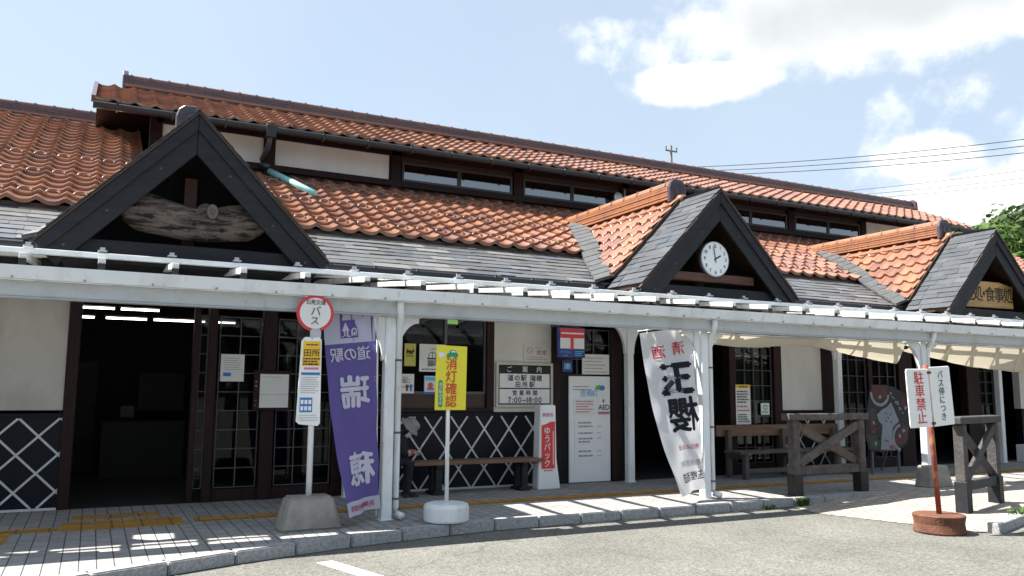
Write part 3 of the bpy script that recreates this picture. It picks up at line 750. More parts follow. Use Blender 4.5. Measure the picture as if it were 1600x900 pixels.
# floodlight and horn on the clerestory wall
mb = MB(); mb.box(11.15, 11.2, CY - .12, CY - .1, 6.1, 6.45); mb.tube([(10.9, CY - .25, 6.2), (10.9, CY - .14, 6.2)], [.12, .06], 14); mb.tube([(10.9, CY - .1, 6.2), (10.9, CY - .14, 6.2)], .03, 8); mb.build('floodlight', 'steel', bld)
UY, UZ = 15.5, 6.53
def upz(y): return UZ + SL * (y - UY)
RY = 17.55
mb = MB()
UXL, UXR = -.25, 23.6
mb.add([(UXL, UY, UZ - .02), (UXR, UY, UZ - .02), (UXR, RY, upz(RY)), (UXL, RY, upz(RY)), (UXL, 2 * RY - UY, UZ), (UXR, 2 * RY - UY, UZ),
        (UXL, UY, UZ - .12), (UXR, UY, UZ - .12), (UXR, RY, upz(RY) - .13), (UXL, RY, upz(RY) - .13), (UXL, 2 * RY - UY, UZ - .13), (UXR, 2 * RY - UY, UZ - .13)],
       [(0, 1, 2, 3), (3, 2, 5, 4), (6, 9, 8, 7), (9, 10, 11, 8), (0, 6, 7, 1), (0, 3, 9, 6), (3, 4, 10, 9), (1, 7, 8, 2), (2, 8, 11, 5), (4, 5, 11, 10)])
mb.build('upper_roof_deck', 'maroon_wood', bld)
mb = MB(); tile_field(mb, (UXL, UY, UZ + .02), (1, 0, 0), vmain, 70, 8, TW, .285, seed=14); mb.build('upper_tile_roof', 'glazed_tile', bld)
mb = MB()
for k in range(8):
    c = Vector((UXL - .02, UY, UZ + .05)) + vmain * (.265 * k); mb.bar(c, c + vmain * .285, .07, .12, (0, 0, 1))
mb.build('verge_tile', 'ridge_tile', bld)
def ridge(x0, x1, y, z, name, mcol, courses=4):
    b = MB(); b.uv = []
    n0 = len(b.f)
    b.bar((x0, y - .17, z + .03), (x1, y - .17, z + .03), .16, .03, (0, -.5, 1)); b.uv += [(3.5, 3.5)] * (len(b.f) - n0)
    for k in range(courses):
        x = x0 - .15 * (k % 2)
        while x < x1:
            n0 = len(b.f); b.box(max(x, x0), min(x + .295, x1), y - .13 + .008 * k, y + .13, z + .05 + k * .045, z + .05 + k * .045 + .036); b.uv += [(int(x * 9) + .5, k + .5)] * (len(b.f) - n0); x += .30
    zt = z + .05 + courses * .045 + .02
    n0 = len(b.f); b.tube([(x0, y, zt), (x1, y, zt)], .062, 10); b.uv += [(1.5, 9.5)] * (len(b.f) - n0)
    x = x0 + .1
    while x < x1:
        n0 = len(b.f); b.tube([(x, y, zt), (x + .045, y, zt)], .078, 10); b.uv += [(int(x * 7) + .5, 8.5)] * (len(b.f) - n0); x += .345
    o = b.build(name, mcol, bld)
    l = MB(); l.box(x0, x1, y - .262, y - .236, z + .0, z + .045); l.build('ridge_base_tile', 'ridge_tile_orange', o)
    return o
ridge(.22, 23.4, RY, upz(RY) + .02, 'main_ridge', 'ridge_tile')
mb = MB(); fe = frame((.18, RY, upz(RY)), (0, -1, 0)); mb.prism([(-.22, -.05), (.22, -.05), (.20, .26), (.10, .38), (-.10, .38), (-.20, .26)], fe, .10)
fe2 = frame((23.48, RY, upz(RY)), (0, 1, 0)); mb.prism([(-.22, -.05), (.22, -.05), (.20, .26), (.10, .36), (-.10, .36), (-.20, .26)], fe2, .10)
mb.build_each('main_ridge_end_tile', 'oni_tile', bld, bevel=.015)
ridge(-6, .5, 19.2, mainz(19.2) + .02, 'wing_ridge', 'ridge_tile'); ridge(24.6, 28, 19.2, mainz(19.2) + .02, 'wing_ridge', 'ridge_tile')
# half-round gutter on the upper eave, brackets, hopper and downpipe
mb = MB(); mb.tube([(UXL - .02, UY - .075, UZ - .075), (UXR, UY - .075, UZ - .075)], .068, 12)
x = .1
while x < UXR: mb.box(x - .014, x + .014, UY - .155, UY, UZ - .15, UZ - .0); x += .9
ug = mb.build('upper_gutter', 'gutter_black', bld)
mb = MB(); mb.box(2.62, 2.80, UY - .17, UY - .0, UZ - .24, UZ + .0); mb.build('hopper', 'gutter_black', ug, bevel=.01)
mb = MB(); mb.tube([(2.71, UY - .08, UZ - .2), (2.72, UY + .2, UZ - .36), (2.68, CY - .18, UZ - .5), (2.66, CY - .18, 5.92), (2.78, CY - .35, 5.86)], .052, 10); mb.build('downpipe', 'pvc_grey', bld, smooth=True)
mb = MB(); a = Vector((2.80, CY - .38, mainz(CY - .38) + .2)); b_ = Vector((3.33, 14.35, mainz(14.35) + .2)); mb.tube([a, b_], .058, 12); mb.build('downpipe_extension', 'pvc_turquoise', bld, smooth=True)

# ---- facade walls (all on the plane y = WY)
WZT = 3.25
def wallbox(name, x0, x1, z0, z1, m, y0=WY, y1=WY + .16, bevel=0.):
    b = MB(); b.box(x0, x1, y0, y1, z0, z1); return b.build(name, m, bld, bevel=bevel)
def namako(x0, x1, z0, z1, pitch, slope, ph=0.):
    p = wallbox('lattice_wall', x0, x1, z0, z1, 'namako', WY - .01, WY + .15)
    fr = facade(0, 0, WY - .012); j = MB(); w = .027; dz = z1 - z0
    for s in (1, -1):
        k = -40
        while k < 60:
            a = x0 + ph + k * pitch
            # line x = a + s*(z-z0)/slope
            za, zb = z0 + .03, z1 - .06
            pa, pb = a + s * (za - z0) / slope, a + s * (zb - z0) / slope
            lo, hi = x0 + .02, x1 - .02
            def clip(pa, za, pb, zb):
                if pa > pb: pa, za, pb, zb = pb, zb, pa, za
                if pb <= lo or pa >= hi: return None
                if pa < lo: za += (zb - za) * (lo - pa) / (pb - pa); pa = lo
                if pb > hi: zb = za + (zb - za) * (hi - pa) / (pb - pa); pb = hi
                return pa, za, pb, zb
            c = clip(pa, za, pb, zb); k += 1
            if c and abs(c[0] - c[2]) > .03:
                A, B = fr(c[0], c[1]), fr(c[2], c[3]); off = .006 if s > 0 else .009
                j.bar(A + Vector((0, -off + .002, 0)), B + Vector((0, -off + .002, 0)), .02, w, (0, 0, 1)) if False else j.bar(A + Vector((0, -off, 0)), B + Vector((0, -off, 0)), w, .016, (0, 1, 0))
    j.box(x0, x1, WY - .03, WY - .008, z0, z0 + .03)
    j.build('white_joint', 'joint_white', p, bevel=.004)
    c = MB(); c.box(x0, x1, WY - .035, WY - .011, z1 - .035, z1); c.build('lattice_cap', 'namako', p)
    return p
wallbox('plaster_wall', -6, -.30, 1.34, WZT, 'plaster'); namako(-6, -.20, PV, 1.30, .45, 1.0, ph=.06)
wallbox('door_post', -.295, -.155, PV, WZT, 'maroon_wood', WY - .05, WY + .15, .01)
wallbox('door_post', 1.20, 1.28, PV, WZT, 'maroon_wood', WY - .02, WY + .15, .01)
wallbox('door_post', 1.385, 1.50, PV, WZT, 'maroon_wood', WY - .05, WY + .15, .01)
wallbox('door_post', 2.11, 2.29, PV, WZT, 'maroon_wood', WY - .05, WY + .15, .01)
def lattice(x0, x1, z0, z1, nx, nz, m='lattice_bar', pane='window_glass', w=.011, kick=True):
    f = MB(); y0, y1 = WY + .02, WY + .05
    for i in range(nx + 1):
        x = x0 + (x1 - x0) * i / nx; f.box(x - w / 2, x + w / 2, y0, y1, z0, z1)
    for i in range(nz + 1):
        z = z0 + (z1 - z0) * i / nz; f.box(x0, x1, y0 + .002, y1 - .002, z - w / 2, z + w / 2)
    o = f.build('lattice_window', m, bld)
    p = MB(); p.box(x0 - .02, x1 + .02, WY + .055, WY + .061, z0 - .02, z1 + .02); p.build('pane', pane, o)
    return o
lattice(1.54, 2.08, .30, 2.60, 2, 9); lattice(2.33, 3.1, .30, 2.60, 3, 9); lattice(3.3, 3.95, .3, 2.6, 2, 9)
wallbox('door_kick_rail', 1.50, 2.11, PV, .28, 'maroon_wood'); wallbox('door_kick_rail', 2.29, 3.97, PV, .28, 'maroon_wood')
lattice(1.285, 1.38, .30, 2.60, 1, 9)
wallbox('door_post', 3.12, 3.28, PV, WZT, 'maroon_wood', WY - .04, WY + .15, .01)
wallbox('door_post', 3.97, 4.06, PV, WZT, 'maroon_wood', WY - .04, WY + .15, .01)
namako(4.0, 6.9, PV, 1.28, .43, 1.40, ph=.02)
wallbox('window_sill', 4.06, 5.55, 1.285, 1.345, 'maroon_wood', WY - .06, WY + .15, .008)
wallbox('window_counter', 4.06, 5.55, 1.345, 1.56, 'brown_fascia', WY + .03, WY + .15)
f = MB()
for x in (4.06, 4.85, 5.53): f.box(x, x + .045, WY + .03, WY + .08, 1.56, 2.9)
f.box(4.06, 5.55, WY + .032, WY + .078, 1.56, 1.60); f.box(4.06, 5.55, WY + .032, WY + .078, 2.86, 2.9)
cw = f.build('shop_window', 'fine_dark', bld); p = MB(); p.box(4.07, 5.54, WY + .06, WY + .066, 1.57, 2.89); p.build('pane', 'window_glass', cw)
wallbox('window_post', 5.555, 5.685, 1.285, WZT, 'maroon_wood', WY - .03, WY + .15, .01)
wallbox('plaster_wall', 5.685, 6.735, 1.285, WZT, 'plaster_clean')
wallbox('window_post', 6.735, 6.905, PV, WZT, 'maroon_wood', WY - .04, WY + .15, .01)
lattice(6.92, 7.9, 1.9, 2.65, 3, 3); wallbox('door_rail', 6.905, 7.9, 1.86, 1.9, 'maroon_wood')
dp = MB(); dp.box(7.06, 7.87, WY - .03, WY + .0, .13, 1.87); door = dp.build('white_door', 'board_white', bld, bevel=.008)
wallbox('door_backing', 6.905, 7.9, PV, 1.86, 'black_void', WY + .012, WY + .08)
wallbox('door_post', 7.90, 8.08, PV, WZT, 'maroon_wood', WY - .04, WY + .15, .01)
wallbox('door_post', 10.50, 10.66, PV, WZT, 'maroon_wood', WY - .04, WY + .15, .01)
lattice(10.70, 11.58, .32, 2.6, 4, 8); wallbox('door_kick_rail', 10.66, 11.6, PV, .30, 'maroon_wood')
wallbox('window_post', 11.60, 11.80, PV, WZT, 'maroon_wood', WY - .04, WY + .15, .01)
wallbox('plaster_wall', 11.80, 12.88, 1.285, WZT, 'plaster_clean'); namako(11.80, 13.3, PV, 1.28, .43, 1.40)
wallbox('window_post', 12.88, 13.30, 1.285, WZT, 'maroon_wood', WY - .04, WY + .15, .01)
lattice(13.42, 14.16, .32, 2.62, 3, 7); lattice(14.34, 15.06, .32, 2.62, 3, 7)
wallbox('door_kick_rail', 13.3, 15.1, PV, .30, 'maroon_wood'); wallbox('window_post', 14.19, 14.31, .3, WZT, 'maroon_wood', WY - .03, WY + .15, .01)
wallbox('window_post', 15.10, 15.52, PV, WZT, 'maroon_wood', WY - .04, WY + .15, .01)
wallbox('door_post', 17.3, 17.75, PV, WZT, 'maroon_wood', WY - .04, WY + .15, .01)
lattice(17.78, 18.3, .9, 2.62, 2, 7); wallbox('door_kick_rail', 17.75, 18.32, PV, .88, 'maroon_wood')
wallbox('door_post', 18.32, 18.44, PV, WZT, 'maroon_wood', WY - .04, WY + .15, .01)
wallbox('plaster_wall', 19.25, 27.5, 1.285, WZT, 'plaster_clean'); namako(19.25, 27.5, PV, 1.28, .43, 1.40)
wallbox('lintel', XL, XR, 2.92, WZT, 'maroon_wood', WY + .02, WY + .14)
# inside: floor, back wall, side walls, ceiling with tube lights
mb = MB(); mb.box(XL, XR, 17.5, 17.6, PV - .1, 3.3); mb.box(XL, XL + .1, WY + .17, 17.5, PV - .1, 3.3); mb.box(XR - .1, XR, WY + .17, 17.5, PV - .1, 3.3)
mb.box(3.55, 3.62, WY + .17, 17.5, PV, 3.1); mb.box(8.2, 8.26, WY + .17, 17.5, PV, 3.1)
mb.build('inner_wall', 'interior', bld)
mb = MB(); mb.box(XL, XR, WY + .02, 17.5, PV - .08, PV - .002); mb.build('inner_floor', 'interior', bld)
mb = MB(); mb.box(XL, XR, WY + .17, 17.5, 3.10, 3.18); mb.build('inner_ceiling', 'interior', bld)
def tube_lamp(x0, x1, y, z):
    b = MB(); b.box(x0, x1, y - .06, y + .06, z + .03, z + .07); o = b.build('ceiling_lamp', 'interior', bld)
    b = MB(); b.tube([(x0 + .02, y, z), (x1 - .02, y, z)], .016, 8); b.build('lamp_tube', 'tube_light', o)
for x0, x1 in ((-.45, .27), (.32, .90)): tube_lamp(x0, x1, 14.0, 2.83)
for x0, x1 in ((-.6, .0), (.13, .78), (.85, 1.7), (1.8, 2.2)): tube_lamp(x0, x1, 15.0, 2.76)
mb = MB(); mb.box(.5, .72, 16.5, 16.55, 1.1, 1.3); mb.build('inner_notice', 'fine_dark', bld)
mat('exit_green', (.3, .8, .2), .5, emit=(.45, .8, .2), es=.6)
b = MB(); b.box(5.12, 5.36, 12.5, 12.56, 2.66, 2.80); ex = b.build('exit_lamp_case', 'fine_dark', bld); b = MB(); b.box(5.15, 5.33, 12.49, 12.499, 2.70, 2.77); b.build('exit_lamp', 'exit_green', ex)
mat('inner_wood', (.007, .005, .004), .6, var=.4); mat('goods', (.022, .017, .015), .7, c2=(.008, .01, .014), scale=14, lo=.45, hi=.55)
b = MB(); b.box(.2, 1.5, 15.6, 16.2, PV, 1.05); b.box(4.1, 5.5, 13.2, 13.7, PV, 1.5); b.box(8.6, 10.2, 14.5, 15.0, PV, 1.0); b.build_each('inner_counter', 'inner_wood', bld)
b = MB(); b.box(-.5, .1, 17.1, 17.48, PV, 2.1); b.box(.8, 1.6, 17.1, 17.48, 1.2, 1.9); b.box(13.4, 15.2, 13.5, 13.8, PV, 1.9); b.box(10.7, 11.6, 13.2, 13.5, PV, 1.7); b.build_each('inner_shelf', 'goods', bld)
# pale sheets added to stand for light patches in the right-hand lattice panes
mb = MB()
for i, (x, w, z0, z1) in enumerate(((13.5, .18, 2.2, 2.6), (13.74, .2, 1.95, 2.55), (14.4, .3, 2.0, 2.2), (14.72, .26, 2.1, 2.5), (14.42, .2, 1.0, 1.3), (13.6, .5, 1.45, 1.62), (13.5, .2, 1.7, 1.9))):
    mb.box(x, x + w, WY + .25 + .01 * i, WY + .26 + .01 * i, z0, z1)
mb.build_each('light_patch', 'pale_beige', bld)

# ------------------------------------------------------------------ things hung in the gables
def log_sign():
    t = thing('driftwood_sign', (GX[0], GY + .30, 3.35), 'weathered driftwood log board hung in the left gable, grey and cracked', 'sign')
    b = MB(); n = 46; prof = []
    top = lambda u: .40 + .05 * math.sin(u * 9) + .10 * max(0, 1 - abs(u - .12) * 7) * .3 + (.07 if .50 < u < .62 else 0) * math.sin((u - .5) / .12 * math.pi) - .05 * max(0, u - .7)
    bot = lambda u: .02 + .03 * math.sin(u * 7 + 1) + .10 * max(0, .16 - u) * 2
    V = []; m = 12
    for i in range(n + 1):
        u = i / n; x = GX[0] - .74 + 1.58 * u; zt = 3.36 + top(u) + .04; zb = 3.36 + bot(u)
        for k in range(m + 1):
            t_ = k / m; en = min(1, (u + .012) * 9, (1.012 - u) * 8) ** .5; zm_ = (zt + zb) / 2 - .03; z = zm_ + (zb + (zt - zb) * t_ - zm_) * en
            bulge = .11 * math.sin(t_ * math.pi) ** .6 + .022 * math.sin(t_ * 31 + math.sin(u * 11) * 2.2) + .014 * R.uniform(-1, 1)
            V.append((x, GY + .28 - bulge, z))
    F = [(i * (m + 1) + k, (i + 1) * (m + 1) + k, (i + 1) * (m + 1) + k + 1, i * (m + 1) + k + 1) for i in range(n) for k in range(m)]
    o = len(V); V += [(x, GY + .30, z) for x, y, z in V]
    F += [tuple(reversed([o + q for q in f])) for f in list(F)]
    edge = [i * (m + 1) for i in range(n + 1)]; F += [(edge[i], edge[i] + o, edge[i + 1] + o, edge[i + 1]) for i in range(n)]
    e2 = [i * (m + 1) + m for i in range(n + 1)]; F += [(e2[i + 1], e2[i + 1] + o, e2[i] + o, e2[i]) for i in range(n)]
    for s0 in (0, n * (m + 1)): F += [(s0 + k, s0 + k + 1, s0 + k + 1 + o, s0 + k + o) for k in range(m)]
    b.add(V, F); b.build('log_board', 'log', t, smooth=True)
    b = MB(); fr = frame((GX[0] + .22, GY + .13, 3.70), (1, 0, 0), (.3, 0, 1))
    b.lathe([(.10, 0), (.085, .04), (.05, .05), (.045, .02), (.0, .01)], (0, 0, 0), 16)
    b.v = [tuple(Vector((GX[0] + .22, GY + .15, 3.70)) + Vector((x * .70, -z * .5, y * .95))) for x, y, z in b.v]
    b.build('knot', 'log_core', t, smooth=True)
    b = MB()
    for dx, dz, rr in ((-.45, -.13, .03), (.02, -.17, .025), (.33, -.22, .03), (-.62, -.2, .02)):
        b.disc(frame((GX[0] + dx, GY + .143, 3.70 + dz), (1, 0, 0)), 0, 0, rr, .02, 10)
    b.build_each('knot_hole', 'black_void', t)
log_sign()
def clock():
    cx, cz, cy = 8.80, 3.735, GY + .17
    t = thing('wall_clock', (cx, cy, cz), 'round white wall clock with dark numerals in the middle gable', 'clock')
    fr = frame((cx, cy, cz), (1, 0, 0)); b = MB()
    b.tube([(cx, cy + .06, cz), (cx, cy, cz)], .285, 40); b.build('clock_case', 'steel', t)
    b = MB(); b.disc(fr, 0, 0, .268, .004, 44); b.build('clock_face', 'clock_face', t)
    b = MB()
    for h in range(1, 13):
        a = rad(90 - 30 * h); text(b, fr, str(h), .215 * math.cos(a), .215 * math.sin(a), .075, .008, bold=.02)
    b.build('numeral', 'ink', t)
    b = MB(); a = rad(90 - 60 - .5); b.stroke(fr, -.03 * math.cos(a), -.03 * math.sin(a), .125 * math.cos(a), .125 * math.sin(a), .022, .012); b.build('hour_hand', 'ink', t)
    b = MB(); a = rad(90 + 10); b.stroke(fr, -.06 * math.cos(a), -.06 * math.sin(a), .20 * math.cos(a), .20 * math.sin(a), .016, .014); b.build('minute_hand', 'ink', t)
clock()
mb = MB(); mb.box(GX[1] - .85, GX[1] + .85, GY + .20, GY + .36, 3.36, 3.50); mb.build('clock_beam', 'beam_brown', gables[1], bevel=.01)
def wood_sign():
    cx = GX[2] + .02
    t = thing('carved_wood_sign', (cx, GY + .30, 3.3), 'honey coloured wooden board with black brush lettering in the right gable', 'sign')
    fr = frame((cx, GY + .25, 3.58), (1, 0, 0)); b = MB()
    ol = [(-.82, -.27), (.82, -.25), (.80, 0), (.84, .20), (.4, .27), (-.3, .265), (-.8, .29), (-.78, .05)]
    b.prism(ol, fr, .06); p = b.build('sign_board', 'sign_wood', t, bevel=.01)
    b = MB(); text(b, fr, '産処・食事処', .02, .01, .31, .004, bold=.012, gap=.92); b.build('lettering', 'ink', p)
wood_sign()

# ------------------------------------------------------------------ walkway canopy
can = thing('walkway_canopy', (8, 10.5, PV), 'long white steel walkway canopy on bracketed columns in front of the building', 'canopy')
CX0, CX1 = -6, 26
mb = MB()
mb.add([(CX0, 9.12, 2.79), (CX0, 9.14, 2.66), (CX0, 9.28, 2.66), (CX0, 9.28, 2.79), (CX0, 9.255, 2.79), (CX0, 9.255, 2.70), (CX0, 9.145, 2.70), (CX0, 9.135, 2.79)] +
       [(CX1, 9.12, 2.79), (CX1, 9.14, 2.66), (CX1, 9.28, 2.66), (CX1, 9.28, 2.79), (CX1, 9.255, 2.79), (CX1, 9.255, 2.70), (CX1, 9.145, 2.70), (CX1, 9.135, 2.79)],
       [(i, i + 8, (i + 1) % 8 + 8, (i + 1) % 8) for i in range(8)])
gt = mb.build('front_gutter', 'white_paint', can)
mb = MB(); x = -5.7
while x < 25: mb.tube([(x, 9.132, 2.672), (x, 9.118, 2.672)], .012, 8); x += .62
mb.build_each('bolt', 'fine_print', gt)
mb = MB(); mb.box(CX0, CX1, 9.262, 9.385, 2.50, 2.655); mb.box(CX0, CX1, 9.245, 9.40, 2.485, 2.4985); mb.build('front_beam', 'shaded_beam_paint', can, bevel=.006)
mb = MB(); mb.box(CX0, CX1, 11.55, 11.68, 2.78, 2.94); mb.build('rear_beam', 'white_paint', can, bevel=.006)
RS = .10
def rz(y): return 2.825 + RS * (y - 9.2)
mb = MB(); mb.box(CX0, CX1, 9.72, 9.785, rz(9.72) + .115, rz(9.72) + .172); mb.build('purlin', 'white_paint', can, bevel=.004)
rf = None; x = -3.43
xs = []
while x < 25: xs.append(x); x += .69
for i, x in enumerate(xs):
    if rf is None:
        b = MB(); b.bar((x, 9.20, rz(9.2) + .066), (x, 11.72, rz(11.72) + .066), .07, .065); rf = b.build('rafter', 'white_paint_old', can, bevel=.004)
        b = MB(); b.box(x - .034, x + .034, 9.188, 9.199, 2.795, 2.865); b.build('rafter_end_shade', 'rubber', rf)  # black block painted in for the shade inside the hollow rafter end
        b = MB(); b.box(x - .045, x + .045, 9.70, 9.81, rz(9.72) + .186, rz(9.72) + .20); b.box(x - .025, x + .025, 9.74, 9.77, rz(9.72) + .2, rz(9.72) + .235); b.build('clip', 'steel', rf)
    else:
        c = copy_tree(rf, can); c.location.x += .69 * i
mb = MB(); mb.add([(3.15, 9.79, rz(9.79) + .118), (CX1, 9.79, rz(9.79) + .118), (CX1, 11.75, rz(11.75) + .118), (3.15, 11.75, rz(11.75) + .118)], [(0, 1, 2, 3)]); mb.build('clear_roof_panel', 'clear_panel', can)
mb = MB(); za = lambda y: rz(y) + .118
def shq(x0, x1, y0, y1): mb.add([(x0, y0, za(y0)), (x1, y0, za(y0)), (x1, y1, za(y1)), (x0, y1, za(y1))], [(0, 1, 2, 3)])
# weathered opaque sheets with one broken corner that lets the sun through
shq(CX0, -1.42, 9.86, 11.75); shq(-.96, 3.10, 9.86, 11.75)
mb.add([(-1.42, 9.86, za(9.86)), (-.96, 9.86, za(9.86)), (-.96, 10.03, za(10.03)), (-1.12, 10.0, za(10.0)), (-1.3, 10.13, za(10.13)), (-1.42, 10.3, za(10.3))], [(0, 1, 2, 3, 4, 5)])
mb.add([(-1.42, 10.42, za(10.42)), (-1.2, 10.4, za(10.4)), (-.96, 10.36, za(10.36)), (-.96, 11.75, za(11.75)), (-1.42, 11.75, za(11.75))], [(0, 1, 2, 3, 4)])
mb.build('opaque_roof_sheet', 'dirty_sheet', can, bevel=0)

def column(x, y, front):
    ztop = 2.485 if front else 2.78
    w = .062
    b = MB(); b.box(x - w, x + w, y - w, y + w, PV - .01, ztop); b.box(x - .085, x + .085, y - .085, y + .085, PV - .005, PV + .012)
    c = b.build('column', 'white_paint', can, bevel=.01, segs=2)
    for s in (-1, 1):       # curved knee bracket
        b = MB(); zz = ztop - .004; fr = frame((x, y - .03, 0), (1, 0, 0)); pts = [(s * (w + .001), zz), (s * (w + .001), zz - .50)]
        cx_, cz_ = w + .30, zz - .52
        for k in range(11):
            t = math.pi - (math.pi / 2) * k / 10
            pts.append((s * (cx_ + .27 * math.cos(t)), cz_ + .46 * math.sin(t)))
        pts.append((s * (w + .30), zz))
        if s > 0: pts = pts[:]
        else: pts = pts[::-1]
        b.prism(pts, fr, -.06) if False else b.prism(pts, frame((x, y + .03, 0), (1, 0, 0)), -.06)
        b.build('knee_bracket', 'white_paint', c)
    for s in (-1, 1):
        b = MB(); b.box(x + s * .26 - .13, x + s * .26 + .13, y - .05, y + .05, ztop - .004, ztop + .012); b.tube([(x + s * .30, y - .02, ztop - .02), (x + s * .30, y - .02, ztop + .03)], .014, 6)
        b.build('bracket_plate', 'white_paint_old', c)
    if front:
        b = MB(); px, py = x + .115, y - .02
        b.tube([(px - .06, 9.21, 2.66), (px - .06, 9.21, 2.58), (px - .02, 9.30, 2.47), (px, py, 2.36), (px, py, .26), (px + .01, py - .03, .19), (px + .05, py - .12, .165)], .042, 14)
        dpz = b.build('downpipe', 'white_paint', c, smooth=True)
        b = MB()
        for z in (1.97, 1.12, .36): b.tube([(px, py, z - .012), (px, py, z + .012)], .047, 12)
        b.build_each('pipe_strap', 'fine_dark', dpz)
    return c
for x in (-1.7, 3.14, 7.88, 12.64, 17.4, 22.2): column(x, 9.43, True)
for x in (-1.5, 3.3, 8.12, 13.08, 18.1, 23): column(x, 11.62, False)

# concrete footing block beside the third column
def conc_block():
    b = MB(); x0, x1, y0, y1, z1 = 12.05, 12.62, 8.95, 9.25, .46
    V = [(x0, y0, PV), (x1, y0, PV), (x1, y1, PV), (x0, y1, PV), (x0 + .05, y0 + .04, z1), (x1 - .07, y0 + .04, z1), (x1 - .07, y1 - .04, z1), (x0 + .05, y1 - .04, z1)]
    b.add(V, [(3, 2, 1, 0), (4, 5, 6, 7), (0, 1, 5, 4), (1, 2, 6, 5), (2, 3, 7, 6), (3, 0, 4, 7)])
    tag(b.build('concrete_block', 'concrete', bevel=.015), 'tapered grey concrete weight at the foot of the column behind the rusty sign', 'concrete block')
conc_block()

# canvas awnings hung under the canopy beam
def awning(x0, x1, label, seed, seams, drop, sag):
    t = thing('canvas_awning', ((x0 + x1) / 2, 9.6, 2.45), label, 'awning', 'canvas awnings gathered under the canopy')
    r = random.Random(seed); n = int((x1 - x0) * 9); m = 9; V = []
    for i in range(n + 1):
        u = i / n; x = x0 + (x1 - x0) * u
        dr = drop(u) + .007 * math.sin(u * 17 + seed) + .003 * math.sin(u * 51); bl = sag * (.8 + .2 * math.sin(u * 15 + seed))
        for k in range(m + 1):
            s = k / m
            V.append((x, 9.46 + .25 * s + bl * .3 * math.sin(s * math.pi), 2.475 - dr * math.sin(s * math.pi * .62) + .10 * max(0, s - .8) * 2))
    b = MB(); b.add(V, [(i * (m + 1) + k, i * (m + 1) + k + 1, (i + 1) * (m + 1) + k + 1, (i + 1) * (m + 1) + k) for i in range(n) for k in range(m)])
    b.build('canvas', 'canvas_sheet', t, smooth=True)
    for q in seams:
        i = int(q * n); b = MB()
        for k in range(m):
            a0, a1, c1, c0 = (Vector(V[i * (m + 1) + k]), Vector(V[i * (m + 1) + k + 1]), Vector(V[(i) * (m + 1) + k + 1]) + Vector((.05, 0, 0)), Vector(V[(i) * (m + 1) + k]) + Vector((.05, 0, 0)))
            o = Vector((0, -.006, -.006)); b.add([a0 + o, a1 + o, c1 + o, c0 + o], [(0, 1, 2, 3)])
        b.build('seam', 'cream_canvas', t)
    b = MB(); b.tube([(x0, 9.45, 2.47), (x1, 9.45, 2.47)], .014, 8); b.build('hanging_rod', 'steel', t)
awning(8.0, 12.3, 'cream canvas awning under the canopy between the white banner and the parking sign', 3, (.12, .34, .55, .75), lambda u: .13 + .04 * math.sin(u * 9) + .20 * u ** 3, .12)
awning(12.55, 17.1, 'brightly lit cream canvas awning sagging in folds at the far right under the canopy', 8, (.06, .2, .36, .5, .66, .8), lambda u: .10 + .34 * math.sin(min(1, u * 1.3 + .05) * math.pi * .5) , .25)

